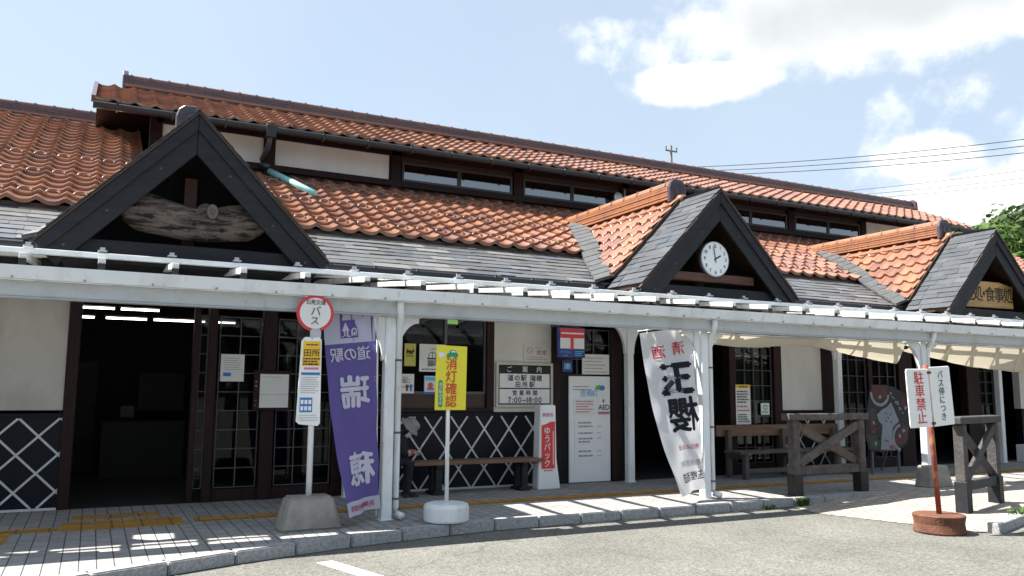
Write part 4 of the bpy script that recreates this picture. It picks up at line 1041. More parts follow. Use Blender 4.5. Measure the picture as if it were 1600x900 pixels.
# ------------------------------------------------------------------ bus stop sign
def bus_stop():
    X, Y = 2.19, 9.20
    t = thing('bus_stop_sign', (X, Y, PV), 'round red rimmed bus stop sign over a yellow timetable plate on a concrete base', 'bus stop sign')
    b = MB(); z1 = .47
    for_v = [(-.33, -.19, PV + .001), (.34, -.17, PV + .001), (.34, .2, PV + .001), (-.33, .2, PV + .001), (-.235, -.14, z1), (.235, -.14, z1), (.235, .15, z1), (-.235, .15, z1)]
    b.add([(X + x, Y + y, z) for x, y, z in for_v], [(3, 2, 1, 0), (4, 5, 6, 7), (0, 1, 5, 4), (1, 2, 6, 5), (2, 3, 7, 6), (3, 0, 4, 7)])
    b.build('base', 'concrete', t, bevel=.02, segs=2)
    b = MB(); b.tube([(X, Y, z1 - .05), (X, Y, 2.40)], .033, 14); b.build('pole', 'white_paint', t, smooth=True)
    fr = frame((X - .01, Y - .04, 2.462), (1, -.04, 0)); b = MB()
    b.tube([fr(0, 0, 0), fr(0, 0, .012)], .205, 40); b.build('disc', 'red_ink', t)
    b = MB(); b.disc(fr, 0, 0, .172, .0155, 40); d = b.build('disc_face', 'paper', t)
    b = MB(); text(b, fr, 'バ', .005, .022, .115, .018, bold=.004); text(b, fr, 'ス', -.005, -.085, .10, .018, bold=.004)
    text(b, fr, '石見交通', .0, .122, .055, .018, bold=.012); b.build('lettering', 'beam_brown', d)
    b = MB(); b.box(X - .045, X + .045, Y - .055, Y + .03, 2.17, 2.30); b.box(X - .06, X + .06, Y - .06, Y - .056, 2.19, 2.27); b.build('clamp', 'steel', t, bevel=.008)
    fp = frame((X - .055, Y - .05, 0), (1, -.16, 0)); b = MB()
    ol = [(-.125, 1.27), (-.09, 1.24), (.11, 1.22), (.135, 1.25), (.125, 2.16), (.10, 2.195), (-.06, 2.195), (-.095, 2.15)]
    b.prism(ol, lambda a, bb, c=0: fp(a, bb, c), .012); p = b.build('timetable_plate', 'plate_white', t, bevel=.004)
    b = MB(); b.sheet([(-.079, 1.875), (.117, 1.875), (.112, 2.15), (-.072, 2.15)], fp, .002); b.build('yellow_panel', 'orange_yellow', p)
    b = MB(); text(b, fp, '田所', .02, 2.02, .085, .005, bold=.014, gap=1.05); lines(b, fp, -.07, .11, 1.88, 1.97, 3, .018, .005, 4); lines(b, fp, -.04, .10, 2.09, 2.13, 1, .014, .005, 5); b.build('lettering', 'beam_brown', p)
    b = MB(); b.rect(fp, -.06, .10, 1.835, 1.86, .003); b.build('pink_strip', 'pink', p)
    b = MB(); b.rect(fp, -.085, .118, 1.775, 1.805, .003); b.rect(fp, -.09, .045, 1.37, 1.53, .003); b.build_each('blue_panel', 'blue', p)
    b = MB()
    for i in range(3):
        for j in range(2): b.rect(fp, -.08 + i * .042, -.05 + i * .042, 1.39 + j * .07, 1.435 + j * .07, .0055)
    b.build('pictogram', 'plate_white', p)
    b = MB(); lines(b, fp, -.085, .105, 1.57, 1.76, 8, .007, .003, 9); lines(b, fp, -.09, .11, 1.27, 1.35, 3, .006, .003, 10); b.build('fine_print', 'fine_print', p)
bus_stop()

# ------------------------------------------------------------------ banners
def banner(name, label, top, bot, wid, hgt, a0, a1, base, mcol, decorate, lean):
    """cloth hung from a leaning pole; its free edge swings from heading a0 at the top to a1 at the bottom"""
    t = thing(name, base, label, 'banner')
    top = Vector(top); bot = Vector(bot)
    def fl(a, b, c=0.):             # a: 0 at pole edge .. 1 at free edge, b: 0 top .. 1 bottom
        p = top.lerp(bot, b); an = a0 + (a1 - a0) * (b ** 1.15); w = wid * a
        d = Vector((-math.cos(an), -math.sin(an), 0)); nrm = Vector((-math.sin(an), -math.cos(an) * -1 * -1, 0))
        nrm = Vector((math.sin(an), -math.cos(an), 0))
        wave = .035 * math.sin(a * 5.2 + b * 3.0) * b + .014 * math.sin(a * 13 + b * 7) + .010 * math.sin(a * 9 - b * 23) * (1 - a * .5) + .007 * math.sin(a * 31 + b * 5) * max(0, 1 - b * 4)
        p = p + d * w + nrm * (wave + c) + Vector((0, 0, -.05 * a * (1 - b) + lean * a))
        return p
    n, m = 18, 44; V = [fl(i / n, j / m) for j in range(m + 1) for i in range(n + 1)]
    b = MB(); b.add(V, [(j * (n + 1) + i, j * (n + 1) + i + 1, (j + 1) * (n + 1) + i + 1, (j + 1) * (n + 1) + i) for j in range(m) for i in range(n)])
    cl = b.build('cloth', mcol, t, smooth=True)
    # flat cloth coordinates in metres: x from free edge (0) to pole (wid), y up from the bottom
    def fr(a, bb, c=0.): return fl(1 - a / wid, 1 - bb / hgt, c)
    decorate(cl, fr)
    b = MB(); foot = Vector(base) + Vector((0, 0, .05)); tp = top + Vector((.045, 0, .06)); b.tube([foot, tp], .012, 8); b.build('pole', 'white_paint', t, smooth=True)
    b = MB(); b.tube([tp + Vector((0, 0, -.02)), fl(0, 0) + Vector((0, 0, .035)), fl(1.04, 0) + Vector((0, 0, .03))], .008, 8); b.build('crossbar', 'white_paint', t, smooth=True)
    b = MB()
    for k in range(5):
        q = fl(0, .03 + k * .16); pz = foot.lerp(tp, (q.z - foot.z) / (tp.z - foot.z)); b.tube([q + Vector((-.02, 0, .02)), pz + Vector((.012, 0, 0)), q + Vector((-.02, 0, -.02))], .006, 6)
    for k in range(3):
        q = fl(.15 + .35 * k, .0); b.tube([q + Vector((0, 0, -.02)), q + Vector((0, 0, .045))], .006, 6)
    b.build_each('loop', 'white_paint', t)
    return t
def grid_patch(mb, fr, x0, x1, y0, y1, c, n=10, m=14):
    V = [fr(x0 + (x1 - x0) * i / n, y0 + (y1 - y0) * j / m, c) for j in range(m + 1) for i in range(n + 1)]
    mb.add(V, [(j * (n + 1) + i, j * (n + 1) + i + 1, (j + 1) * (n + 1) + i + 1, (j + 1) * (n + 1) + i) for j in range(m) for i in range(n)])
def deco_purple(cl, fr):
    W, H = .62, 2.28; e = .004
    b = MB(); grid_patch(b, fr, .0, W, H - .36, H, e); grid_patch(b, fr, .0, W, 0, .15, e); b.build_each('pale_band', 'flag_lilac', cl, smooth=True)
    b = MB(); grid_patch(b, fr, .20, .42, H - .30, H - .09, e * 2, 6, 6); b.build('emblem', 'flag_purple', cl, smooth=True)
    b = MB(); q = e * 3
    # simple arch and tree mark, seen from the back
    b.ring(fr, .36, H - .225, .022, .040, q, 12, 0, math.pi); b.rect(fr, .320, .338, H - .275, H - .225, q); b.rect(fr, .382, .400, H - .275, H - .225, q)
    b.rect(fr, .345, .375, H - .275, H - .235, q)
    b.sheet([(.215, H - .215), (.30, H - .215), (.258, H - .11)], fr, q); b.rect(fr, .235, .250, H - .275, H - .215, q); b.rect(fr, .265, .285, H - .275, H - .215, q); b.rect(fr, .21, .31, H - .285, H - .275, q)
    b.build('emblem_mark', 'flag_letter', cl)
    b = MB(); text(b, fr, '道の駅', W / 2 - .01, H - .49, .165, q, bold=.012, mirror=True)
    text(b, fr, '瑞', W / 2 + .03, H - .93, .37, q, bold=.036, mirror=True); text(b, fr, '穂', W / 2 + .03, H - 1.80, .37, q, bold=.036, mirror=True)
    b.build('lettering', 'flag_letter', cl)
    b = MB(); text(b, fr, '邑南町観光協会', W / 2, .075, .062, q, bold=.008, mirror=True, gap=1.05); b.build('small_lettering', 'flag_red', cl)
banner('purple_banner', 'tall purple cloth banner with white lettering by the bus stop sign', (2.93, 9.40, 2.55), (3.04, 9.36, .27), .62, 2.28, rad(4), rad(38), (3.03, 9.42, PV), 'flag_purple', deco_purple, -.03)
def deco_white(cl, fr):
    W, H = .74, 2.28; q = .006
    b = MB(); text(b, fr, '清', .53, H - .30, .19, q, bold=.008, mirror=True); text(b, fr, '酒', .24, H - .33, .19, q, bold=.008, mirror=True)
    text(b, fr, '地元のお酒', .50, H - 1.68, .075, q, bold=.002, mirror=True); b.build('red_lettering', 'flag_red', cl)
    b = MB(); text(b, fr, '玉', .46, H - .73, .47, q, bold=.060, mirror=True, sx=1.05); text(b, fr, '櫻', .50, H - 1.24, .48, q, bold=.030, mirror=True, sx=1.0); b.build('brush_lettering', 'flag_ink', cl); b = MB()
    text(b, fr, '玉櫻酒造', .48, H - 2.08, .125, q, bold=.01, mirror=True); b.build('ink_lettering', 'flag_ink', cl)
    b = MB(); text(b, fr, '島根県邑南町', .50, H - 1.90, .085, q, mirror=True); b.build('grey_lettering', 'flag_grey', cl)
banner('white_banner', 'tall white cloth banner with big black brush characters by a white column', (7.645, 9.40, 2.55), (7.80, 9.36, .27), .74, 2.26, rad(-24), rad(24), (7.83, 9.40, PV), 'flag_white', deco_white, -.05)

# ------------------------------------------------------------------ yellow sign on round white base
def yellow_sign():
    X, Y = 3.74, 9.02
    t = thing('headlight_sign', (X, Y, PV), 'yellow upright sign with red characters and a small green car on a round white base', 'sign')
    b = MB(); b.lathe([(.20, .001), (.255, .012), (.262, .03), (.262, .17), (.25, .20), (.22, .212), (.05, .215)], (X, Y, PV), 40); b.build('base', 'white_paint', t, smooth=False)
    b = MB(); b.tube([(X, Y, PV + .2), (X, Y, 2.10)], .024, 12); b.build('pole', 'white_paint', t, smooth=True)
    fr = frame((X + .02, Y - .035, 1.39), (1, -.02, 0)); b = MB(); b.prism([(-.195, 0), (.19, .0), (.20, .745), (-.185, .755)], fr, .02); p = b.build('panel', 'yellow', t, bevel=.004)
    b = MB()
    for i, ch in enumerate('消灯確認'): text(b, fr, ch, .0, .535 - i * .145, .142, .004, bold=.013)
    b.build('lettering', 'red_sign', p)
    b = MB(); w = .055
    ol = [(-.027 + .027 * math.cos(a), .06 + .027 * math.sin(a)) for a in [math.pi + math.pi * k / 8 for k in range(9)]] + [(-.027 + .027 * math.cos(a), .32 + .027 * math.sin(a)) for a in [math.pi * k / 8 for k in range(9)]]
    b.sheet([(x - .105, y) for x, y in ol], fr, .004)
    car = [(-.065, .62), (-.055, .655), (-.03, .665), (-.012, .70), (.045, .70), (.065, .665), (.08, .655), (.082, .622)]
    b.sheet(car, fr, .004); b.disc(fr, -.035, .618, .017, .006, 12); b.disc(fr, .05, .618, .017, .006, 12); b.build('green_mark', 'green', p)
    b = MB(); text(b, fr, '道の駅みずほ', -.132, .19, .043, .0075, vertical=True, bold=.005)
    b.sheet([(-.01, .672), (.0, .692), (.018, .692), (.018, .672)], fr, .0075); b.sheet([(.022, .672), (.022, .692), (.04, .692), (.05, .672)], fr, .0075); b.build('white_lettering', 'plate_white', p)
    b = MB(); b.sheet([(-.07, .635), (-.15, .60), (-.17, .645), (-.15, .685), (-.07, .652)], fr, .004); b.build('headlight_beam', 'paper', p)
yellow_sign()

# ------------------------------------------------------------------ signs and papers on the facade
def info_board():
    t = thing('opening_hours_board', (6.23, WY - .03, 1.36), 'framed black and white opening hours board on the white wall', 'sign')
    fr = facade(6.23, 1.36, WY - .045); b = MB(); w, h = .515, .71
    for a in ((-w, w, 0, .04), (-w, w, h - .04, h), (-w, -w + .04, .04, h - .04), (w - .04, w, .04, h - .04)): b.prism([(a[0], a[2]), (a[1], a[2]), (a[1], a[3]), (a[0], a[3])], fr, .044)
    b.build('frame', 'pale_beige', t)
    b = MB(); b.rect(fr, -w + .04, w - .04, .04, h - .04, -.012); b.build('black_panel', 'ink', t)
    b = MB(); b.rect(fr, -.455, .455, .305, .53, -.009); b.rect(fr, -.455, .455, .06, .285, -.009); p = b.build('white_panel', 'paper', t)
    b = MB(); text(b, fr, 'ご', -.28, .60, .10, -.006, bold=.008); text(b, fr, '案', .0, .60, .10, -.006, bold=.008); text(b, fr, '内', .26, .60, .10, -.006, bold=.008); b.build('white_lettering', 'paper', t)
    b = MB(); text(b, fr, '道の駅 瑞穂', .0, .462, .098, -.005, bold=.018, gap=1.14, sx=1.06); text(b, fr, '田所駅', .0, .358, .092, -.005, bold=.018, gap=1.3, sx=1.06)
    text(b, fr, '営業時間', .0, .225, .085, -.005, bold=.016, gap=1.45); text(b, fr, '7:00~18:00', .0, .115, .120, -.005, bold=.008, gap=1.5); b.build('lettering', 'ink', p)
info_board()
def paper_sheet(name, x0, x1, z0, z1, label, cat, m='paper', y=WY - .006, draw=None, group=None, tilt=0., th=.006):
    t = thing(name, ((x0 + x1) / 2, y, z0), label, cat, group)
    fr = frame(((x0 + x1) / 2, y, (z0 + z1) / 2), (1, 0, tilt)); w, h = (x1 - x0) / 2, (z1 - z0) / 2
    b = MB(); b.prism([(-w, -h), (w, -h), (w, h), (-w, h)], fr, th); p = b.build('sheet', m, t)
    if draw: draw(p, fr, w, h)
    return t
def L(p, mats, items):
    pass
def d_nosmoke(p, fr, w, h):
    b = MB(); b.ring(fr, -w * .55, h * .35, .045, .058, .003, 20); b.stroke(fr, -w * .55 - .035, h * .35 + .035, -w * .55 + .035, h * .35 - .035, .012, .0035); text(b, fr, 'このまち', w * .1, h * .62, .035, .003); lines(b, fr, -w * .8, w * .9, -h * .8, -h * .3, 2, .012, .003, 2); b.build('print', 'fine_print', p)
    b = MB(); text(b, fr, '禁煙', w * .35, h * .1, .085, .003, bold=.006, gap=1.1); b.build('red_print', 'fine_red', p)
paper_sheet('no_smoking_notice', 6.22, 6.70, 2.08, 2.37, 'pale no smoking notice with red print on the white wall above the opening hours board', 'notice', 'plaster_clean', WY - .012, d_nosmoke)
def post_sign():
    t = thing('post_office_sign', (6.89, 11.45, 2.16), 'red white and blue post office sign hung beside the opening hours board', 'sign')
    fr = frame((6.89, 11.45, 2.40), (1, 0, 0)); b = MB(); b.prism([(-.255, -.245), (.255, -.245), (.255, .245), (-.255, .245)], fr, .05); p = b.build('panel', 'navy', t, bevel=.006)
    b = MB(); b.rect(fr, -.215, .235, -.10, .225, .003); b.build('white_field', 'paper', p)
    b = MB(); b.rect(fr, -.215, .235, .07, .225, .006); b.rect(fr, -.025, .035, -.115, .07, .006); b.build('red_mark', 'red_sign', p)
    b = MB(); b.rect(fr, -.20, .225, .135, .158, .009); b.build('red_mark_gap', 'paper', p)
    b = MB(); text(b, fr, 'ゆうびん', -.11, -.155, .05, .004, bold=.01); text(b, fr, 'ATM', -.12, -.215, .04, .004, bold=.01); lines(b, fr, .06, .23, -.22, -.13, 3, .014, .004, 3); b.build('lettering', 'sky_blue', p)
    b = MB(); b.box(6.6, 7.15, 11.47, 11.49, 2.66, 2.70); b.box(6.7, 6.72, 11.47, WY - .05, 2.66, 2.70); b.box(7.1, 7.12, 11.47, WY + .02, 2.66, 2.70); b.build('bracket', 'fine_dark', t)
post_sign()
def d_blue(p, fr, w, h):
    b = MB(); b.rect(fr, -w * .6, w * .6, -h * .5, h * .5, .003); b.build('print', 'sky_blue', p)
    b = MB(); text(b, fr, '〒', 0, 0, .09, .005, bold=.01); b.build('mark', 'paper', p)
paper_sheet('blue_sticker', 6.95, 7.15, 1.93, 2.13, 'small square blue sticker on the dark pane below the post office sign', 'sticker', 'navy', WY + .010, d_blue)
def d_lines(n, h_, mname, seed, extra=None):
    def f(p, fr, w, h):
        b = MB(); lines(b, fr, -w * .82, w * .82, -h * .85, h * .8, n, h_, .003, seed); b.build('print', mname, p)
        if extra: extra(p, fr, w, h)
    return f
paper_sheet('white_notice', 7.34, 7.88, 1.89, 2.24, 'white printed sheet taped above the white door', 'notice', 'paper', WY + .010, d_lines(5, .014, 'fine_print', 11))
# print on the white door, and sheets stuck on it
fr = facade(7.47, 1.0, WY - .031); b = MB(); text(b, fr, '邑南町', -.02, .58, .115, .004, bold=.008, gap=1.0); b.build('door_lettering', 'sky_blue', door)
b = MB(); b.sheet([(.09 + .17 * (.5 + .5 * math.cos(math.pi * (1 - k / 10))), .64 + .085 * math.sin(math.pi * k / 10)) for k in range(11)], fr, .004); b.build('door_emblem', 'leaf_green', door)
b = MB(); b.sheet([(.24 + .05 * math.cos(k * .6), .675 + .045 * math.sin(k * .6)) for k in range(10)], fr, .006); b.build('door_emblem_drop', 'blue', door)
b = MB(); lines(b, fr, -.34, .10, .62, .72, 2, .016, .004, 20); b.build('door_small_print', 'fine_print', door)
def d_doornote(p, fr, w, h):
    b = MB(); lines(b, fr, -w * .8, w * .8, -h * .8, h * .8, 5, .017, .003, 21); b.build('print', 'fine_red', p)
paper_sheet('red_print_notice', 7.14, 7.56, 1.23, 1.50, 'small white sheet with faint red print at the left of the white door', 'notice', 'paper', WY - .037, d_doornote)
def d_aed(p, fr, w, h):
    b = MB(); text(b, fr, 'AED', 0, -.01, .115, .003, bold=.022, gap=.7); b.build('lettering', 'ink', p)
    b = MB(); b.rect(fr, -w, w, -h * .95, -h * .62, .003); b.disc(fr, -.01, h * .72, .025, .003, 12); b.rect(fr, -.022, .002, h * .45, h * .62, .003); b.build('red_print', 'fine_red', p)
paper_sheet('defibrillator_sign', 7.62, 7.85, 1.23, 1.50, 'small white AED sign at the right of the white door', 'sign', 'board_white', WY - .040, d_aed)
def d_price(p, fr, w, h):
    b = MB(); r = random.Random(5)
    for i, z in enumerate((.78, .62, .32, .08, -.06, -.48, -.68)):
        lines(b, fr, -w * .75, w * (.2 if i != 4 else .0), h * z - .03, h * z + .03, 1, .028, .003, 30 + i)
        if i in (1, 2, 3, 5, 6): lines(b, fr, w * .5, w * .8, h * z - .02, h * z + .02, 1, .012, .003, 50 + i)
    b.build('print', 'fine_print', p)
paper_sheet('price_list', 7.16, 7.74, .44, 1.18, 'white printed price list in the lower middle of the white door', 'notice', 'board_white', WY - .037, d_price)
# posters in the shop window
def d_yp(p, fr, w, h):
    b = MB(); b.ring(fr, 0, h * .55, .045, .06, .003, 16, math.pi, 2 * math.pi); lines(b, fr, -w * .7, w * .7, h * .1, h * .4, 2, .03, .003, 6); lines(b, fr, -w * .7, w * .6, -h * .2, h * .02, 2, .01, .003, 7); b.build('print', 'beam_brown', p)
paper_sheet('yellow_poster', 4.20, 4.38, 1.98, 2.32, 'narrow yellow poster at the left of the shop window', 'poster', 'yellow_poster', WY + .025, d_yp)
def d_gp(p, fr, w, h):
    b = MB(); c0 = .0
    b.rect(fr, -.085, .085, -.02, .0, .003); b.ring(fr, 0, .03, .055, .065, .003, 14, 0, math.pi); b.rect(fr, -.065, -.055, -.02, .03, .003); b.rect(fr, .055, .065, -.02, .03, .003); b.rect(fr, -.005, .005, -.02, .09, .003)
    text(b, fr, 'しまね', 0, .14, .035, .003); text(b, fr, '認証店', 0, -.055, .05, .003, bold=.02); text(b, fr, '登録中', 0, -.105, .05, .003, bold=.02); lines(b, fr, -w * .8, w * .8, -h * .9, -h * .75, 1, .014, .003, 8); b.build('print', 'kagura_green', p)
paper_sheet('green_print_poster', 4.44, 4.86, 1.90, 2.32, 'white poster with a dark green emblem in the shop window', 'poster', 'paper', WY + .025, d_gp)
def d_wp(p, fr, w, h):
    b = MB(); text(b, fr, 'ここから', -.02, h * .6, .05, .003, bold=.006); text(b, fr, '受付窓口', -.01, h * .25, .06, .003, bold=.01); lines(b, fr, -w * .9, w * .2, -h * .4, -h * .3, 1, .01, .003, 9); b.build('print', 'fine_dark', p)
    b = MB(); b.disc(fr, w * .35, -h * .3, .03, .003, 12); b.rect(fr, w * .26, w * .44, -h * .75, -h * .45, .003); b.build('orange_mark', 'rust_pole', p)
    b = MB(); b.disc(fr, w * .72, -h * .25, .028, .003, 12); b.rect(fr, w * .63, w * .82, -h * .78, -h * .42, .003); b.build('blue_mark', 'blue', p)
paper_sheet('reception_poster', 4.02, 4.36, 1.57, 1.86, 'white poster with an orange and a blue figure low in the shop window', 'poster', 'paper', WY + .020, d_wp)
def d_bp(p, fr, w, h):
    b = MB(); b.rect(fr, -w * .95, w * .95, -h * .75, h * .95, .003); b.build('pale_field', 'paper', p)
    b = MB(); b.disc(fr, -w * .45, -h * .05, .045, .006, 14); b.disc(fr, w * .45, .0, .04, .006, 14); b.rect(fr, -w * .75, -w * .15, -h * .6, -h * .3, .006); b.build('figure_mark', 'fine_red', p)
    b = MB(); b.rect(fr, -w * .9, w * .9, h * .45, h * .85, .006); b.rect(fr, w * .2, w * .75, -h * .6, -h * .3, .006); b.build('blue_mark', 'sky_blue', p)
paper_sheet('blue_poster', 4.52, 4.90, 1.56, 1.84, 'blue edged poster low in the shop window behind the yellow sign', 'poster', 'blue', WY + .022, d_bp)
def d_lp(p, fr, w, h):
    b = MB(); lines(b, fr, -w * .7, w * .7, -h * .2, h * .8, 6, .008, .003, 41); b.build('print', 'fine_print', p)
    b = MB(); b.rect(fr, -w * .75, -w * .1, -h * .62, -h * .35, .003); b.build('blue_mark', 'blue', p)
paper_sheet('door_notice', 1.56, 1.87, 1.72, 2.09, 'white notice with a small blue block taped on the left lattice door', 'notice', 'paper', WY + .012, d_lp)
def notice_board():
    t = thing('framed_notice', (2.24, WY - .05, 1.33), 'pale sheet in a dark red wooden frame hung left of the bus stop sign', 'notice board')
    fr = facade(2.24, 1.60, WY - .085); b = MB(); b.prism([(-.25, -.275), (.25, -.275), (.25, .275), (-.25, .275)], fr, .03); p = b.build('frame', 'maroon_wood', t, bevel=.006)
    b = MB(); b.rect(fr, -.165, .225, -.235, .225, .003); b.build('sheet', 'paper', p)
    b = MB(); b.rect(fr, -.16, .22, -.06, -.055, .006); lines(b, fr, -.15, .15, .17, .20, 1, .006, .006, 3); b.build('print', 'fine_print', p)
    b = MB()
    for z in (.12, .06, -.14, -.2): b.disc(fr, -.215, z, .014, .004, 10)
    b.build_each('stud', 'rust_pole', p)
notice_board()
def d_rn(p, fr, w, h):
    b = MB(); b.rect(fr, -w, w, h * .80, h, .003); b.build('yellow_header', 'orange_yellow', p)
    b = MB(); lines(b, fr, -w * .85, w * .85, h * .05, h * .72, 5, .028, .003, 61); lines(b, fr, -w * .8, w * .8, -h * .9, -h * .45, 4, .024, .003, 62); lines(b, fr, -w * .6, w * .6, h * .84, h * .95, 1, .03, .006, 64); b.build('print', 'fine_dark', p)
    b = MB(); lines(b, fr, -w * .85, w * .85, -h * .4, h * .0, 2, .03, .003, 63); b.build('red_print', 'fine_red', p)
paper_sheet('yellow_header_notice', 10.62, 10.97, 1.03, 1.76, 'tall white notice with a yellow header on the lattice door above the brown bench', 'notice', 'paper', WY - .055, d_rn)
def d_gs(p, fr, w, h):
    b = MB(); b.ring(fr, 0, h * .25, .03, .05, .003, 14); lines(b, fr, -w * .8, w * .8, -h * .8, -h * .3, 2, .015, .003, 71); b.build('print', 'green', p)
paper_sheet('green_sticker', 11.29, 11.50, 1.20, 1.42, 'small pale sticker with green print right of the yellow header notice', 'sticker', 'paper', WY + .012, d_gs)

# parcel service stand sign
def parcel_sign():
    X, Y = 6.35, 11.28
    t = thing('parcel_stand_sign', (X, Y, PV), 'white stand sign with a red panel at the end of the wooden bench', 'sign')
    b = MB(); ol = [(-.17, 0), (.24, 0), (.17, .45), (.15, 1.28), (-.13, 1.28)]
    fr = frame((X, Y, PV), (1, .06, 0)); b.prism(ol, fr, .18); p = b.build('body', 'board_white', t, bevel=.012, segs=2)
    b = MB(); red = [(-.115, .31), (.13, .31), (.135, 1.03), (.04, 1.02), (-.03, .99), (-.115, .97)]; b.sheet(red, fr, .003); b.build('red_panel', 'red_sign', p)
    b = MB()
    for i, ch in enumerate('ゆうパック'): text(b, fr, ch, -.01, .89 - i * .125, .118, .006, bold=.012)
    lines(b, frame(fr(.10, .65, .0), (0, 0, 1), (-1, 0, 0)), -.28, .27, -.008, .008, 1, .012, .006, 3); b.build('lettering', 'board_white', p)
    b = MB(); text(b, fr, '郵便局', .0, 1.13, .065, .004, bold=.012); b.build('pink_lettering', 'pink', p)
    b = MB(); lines(b, fr, -.07, .1, .265, .30, 1, .018, .004, 5); b.build('small_print', 'red_ink', p)
parcel_sign()

# ------------------------------------------------------------------ benches
def slat_bench():
    t = thing('wooden_bench', (5.2, 11.42, PV), 'long backless plank bench against the black lattice wall', 'bench')
    for k, y in enumerate((11.28, 11.41, 11.54)):
        b = MB(); b.box(4.15, 6.25, y - .058, y + .058, .545, .60); b.build('seat_plank', 'bench_wood', t, bevel=.006)
    for x in (4.55, 5.95):
        b = MB(); b.box(x - .05, x + .05, 11.26, 11.34, PV, .50); b.box(x - .05, x + .05, 11.48, 11.56, PV, .50); b.box(x - .045, x + .045, 11.24, 11.58, .50, .544); b.box(x - .09, x + .09, 11.25, 11.57, PV, PV + .05); b.build('leg', 'dark_board', t, bevel=.006)
slat_bench()
def back_bench():
    t = thing('backed_bench', (11.4, 11.3, PV), 'long wooden bench with a brown back board behind the crossed railing', 'bench')
    x0, x1 = 9.98, 13.0
    b = MB(); b.box(x0, x1, 11.60, 11.645, .83, 1.03); b.build('backrest', 'bench_wood', t, bevel=.006)
    for y in (11.12, 11.27, 11.42):
        b = MB(); b.box(x0 + .05, x1, y - .068, y + .068, .555, .60); b.build('seat_plank', 'bench_grey', t, bevel=.006)
    for x in (10.2, 11.5, 12.8):
        b = MB(); b.box(x - .045, x + .045, 11.08, 11.17, PV, .553); b.box(x - .045, x + .045, 11.50, 11.59, PV, .95); b.box(x - .04, x + .04, 11.172, 11.498, .46, .553); b.build('leg', 'bench_grey', t, bevel=.006)
    b = MB(); b.box(10.247, 12.753, 11.10, 11.14, .22, .30); b.build('stretcher', 'bench_grey', t, bevel=.005)
back_bench()

# ------------------------------------------------------------------ seated person
def skin_mesh(name, chain, edges, m, parent, sub=2):
    me = bpy.data.meshes.new(name); off = parent.location
    me.from_pydata([tuple(Vector(c[0]) - off) for c in chain], edges, [])
    o = bpy.data.objects.new(name, me); COL.objects.link(o)
    md = o.modifiers.new('s', 'SKIN'); 
    if not me.skin_vertices: me.skin_vertices.new()
    for i, c in enumerate(chain):
        r = c[1]; me.skin_vertices[0].data[i].radius = (r, r) if not isinstance(r, tuple) else r
    me.skin_vertices[0].data[0].use_root = True
    s = o.modifiers.new('b', 'SUBSURF'); s.levels = sub; s.render_levels = sub
    bpy.context.view_layer.update()
    dg = bpy.context.evaluated_depsgraph_get(); nm = bpy.data.meshes.new_from_object(o.evaluated_get(dg))
    o.modifiers.clear(); o.data = nm; nm.name = name; nm.materials.clear(); nm.materials.append(MATS[m]); o.parent = parent
    for p in nm.polygons: p.use_smooth = True
    return o
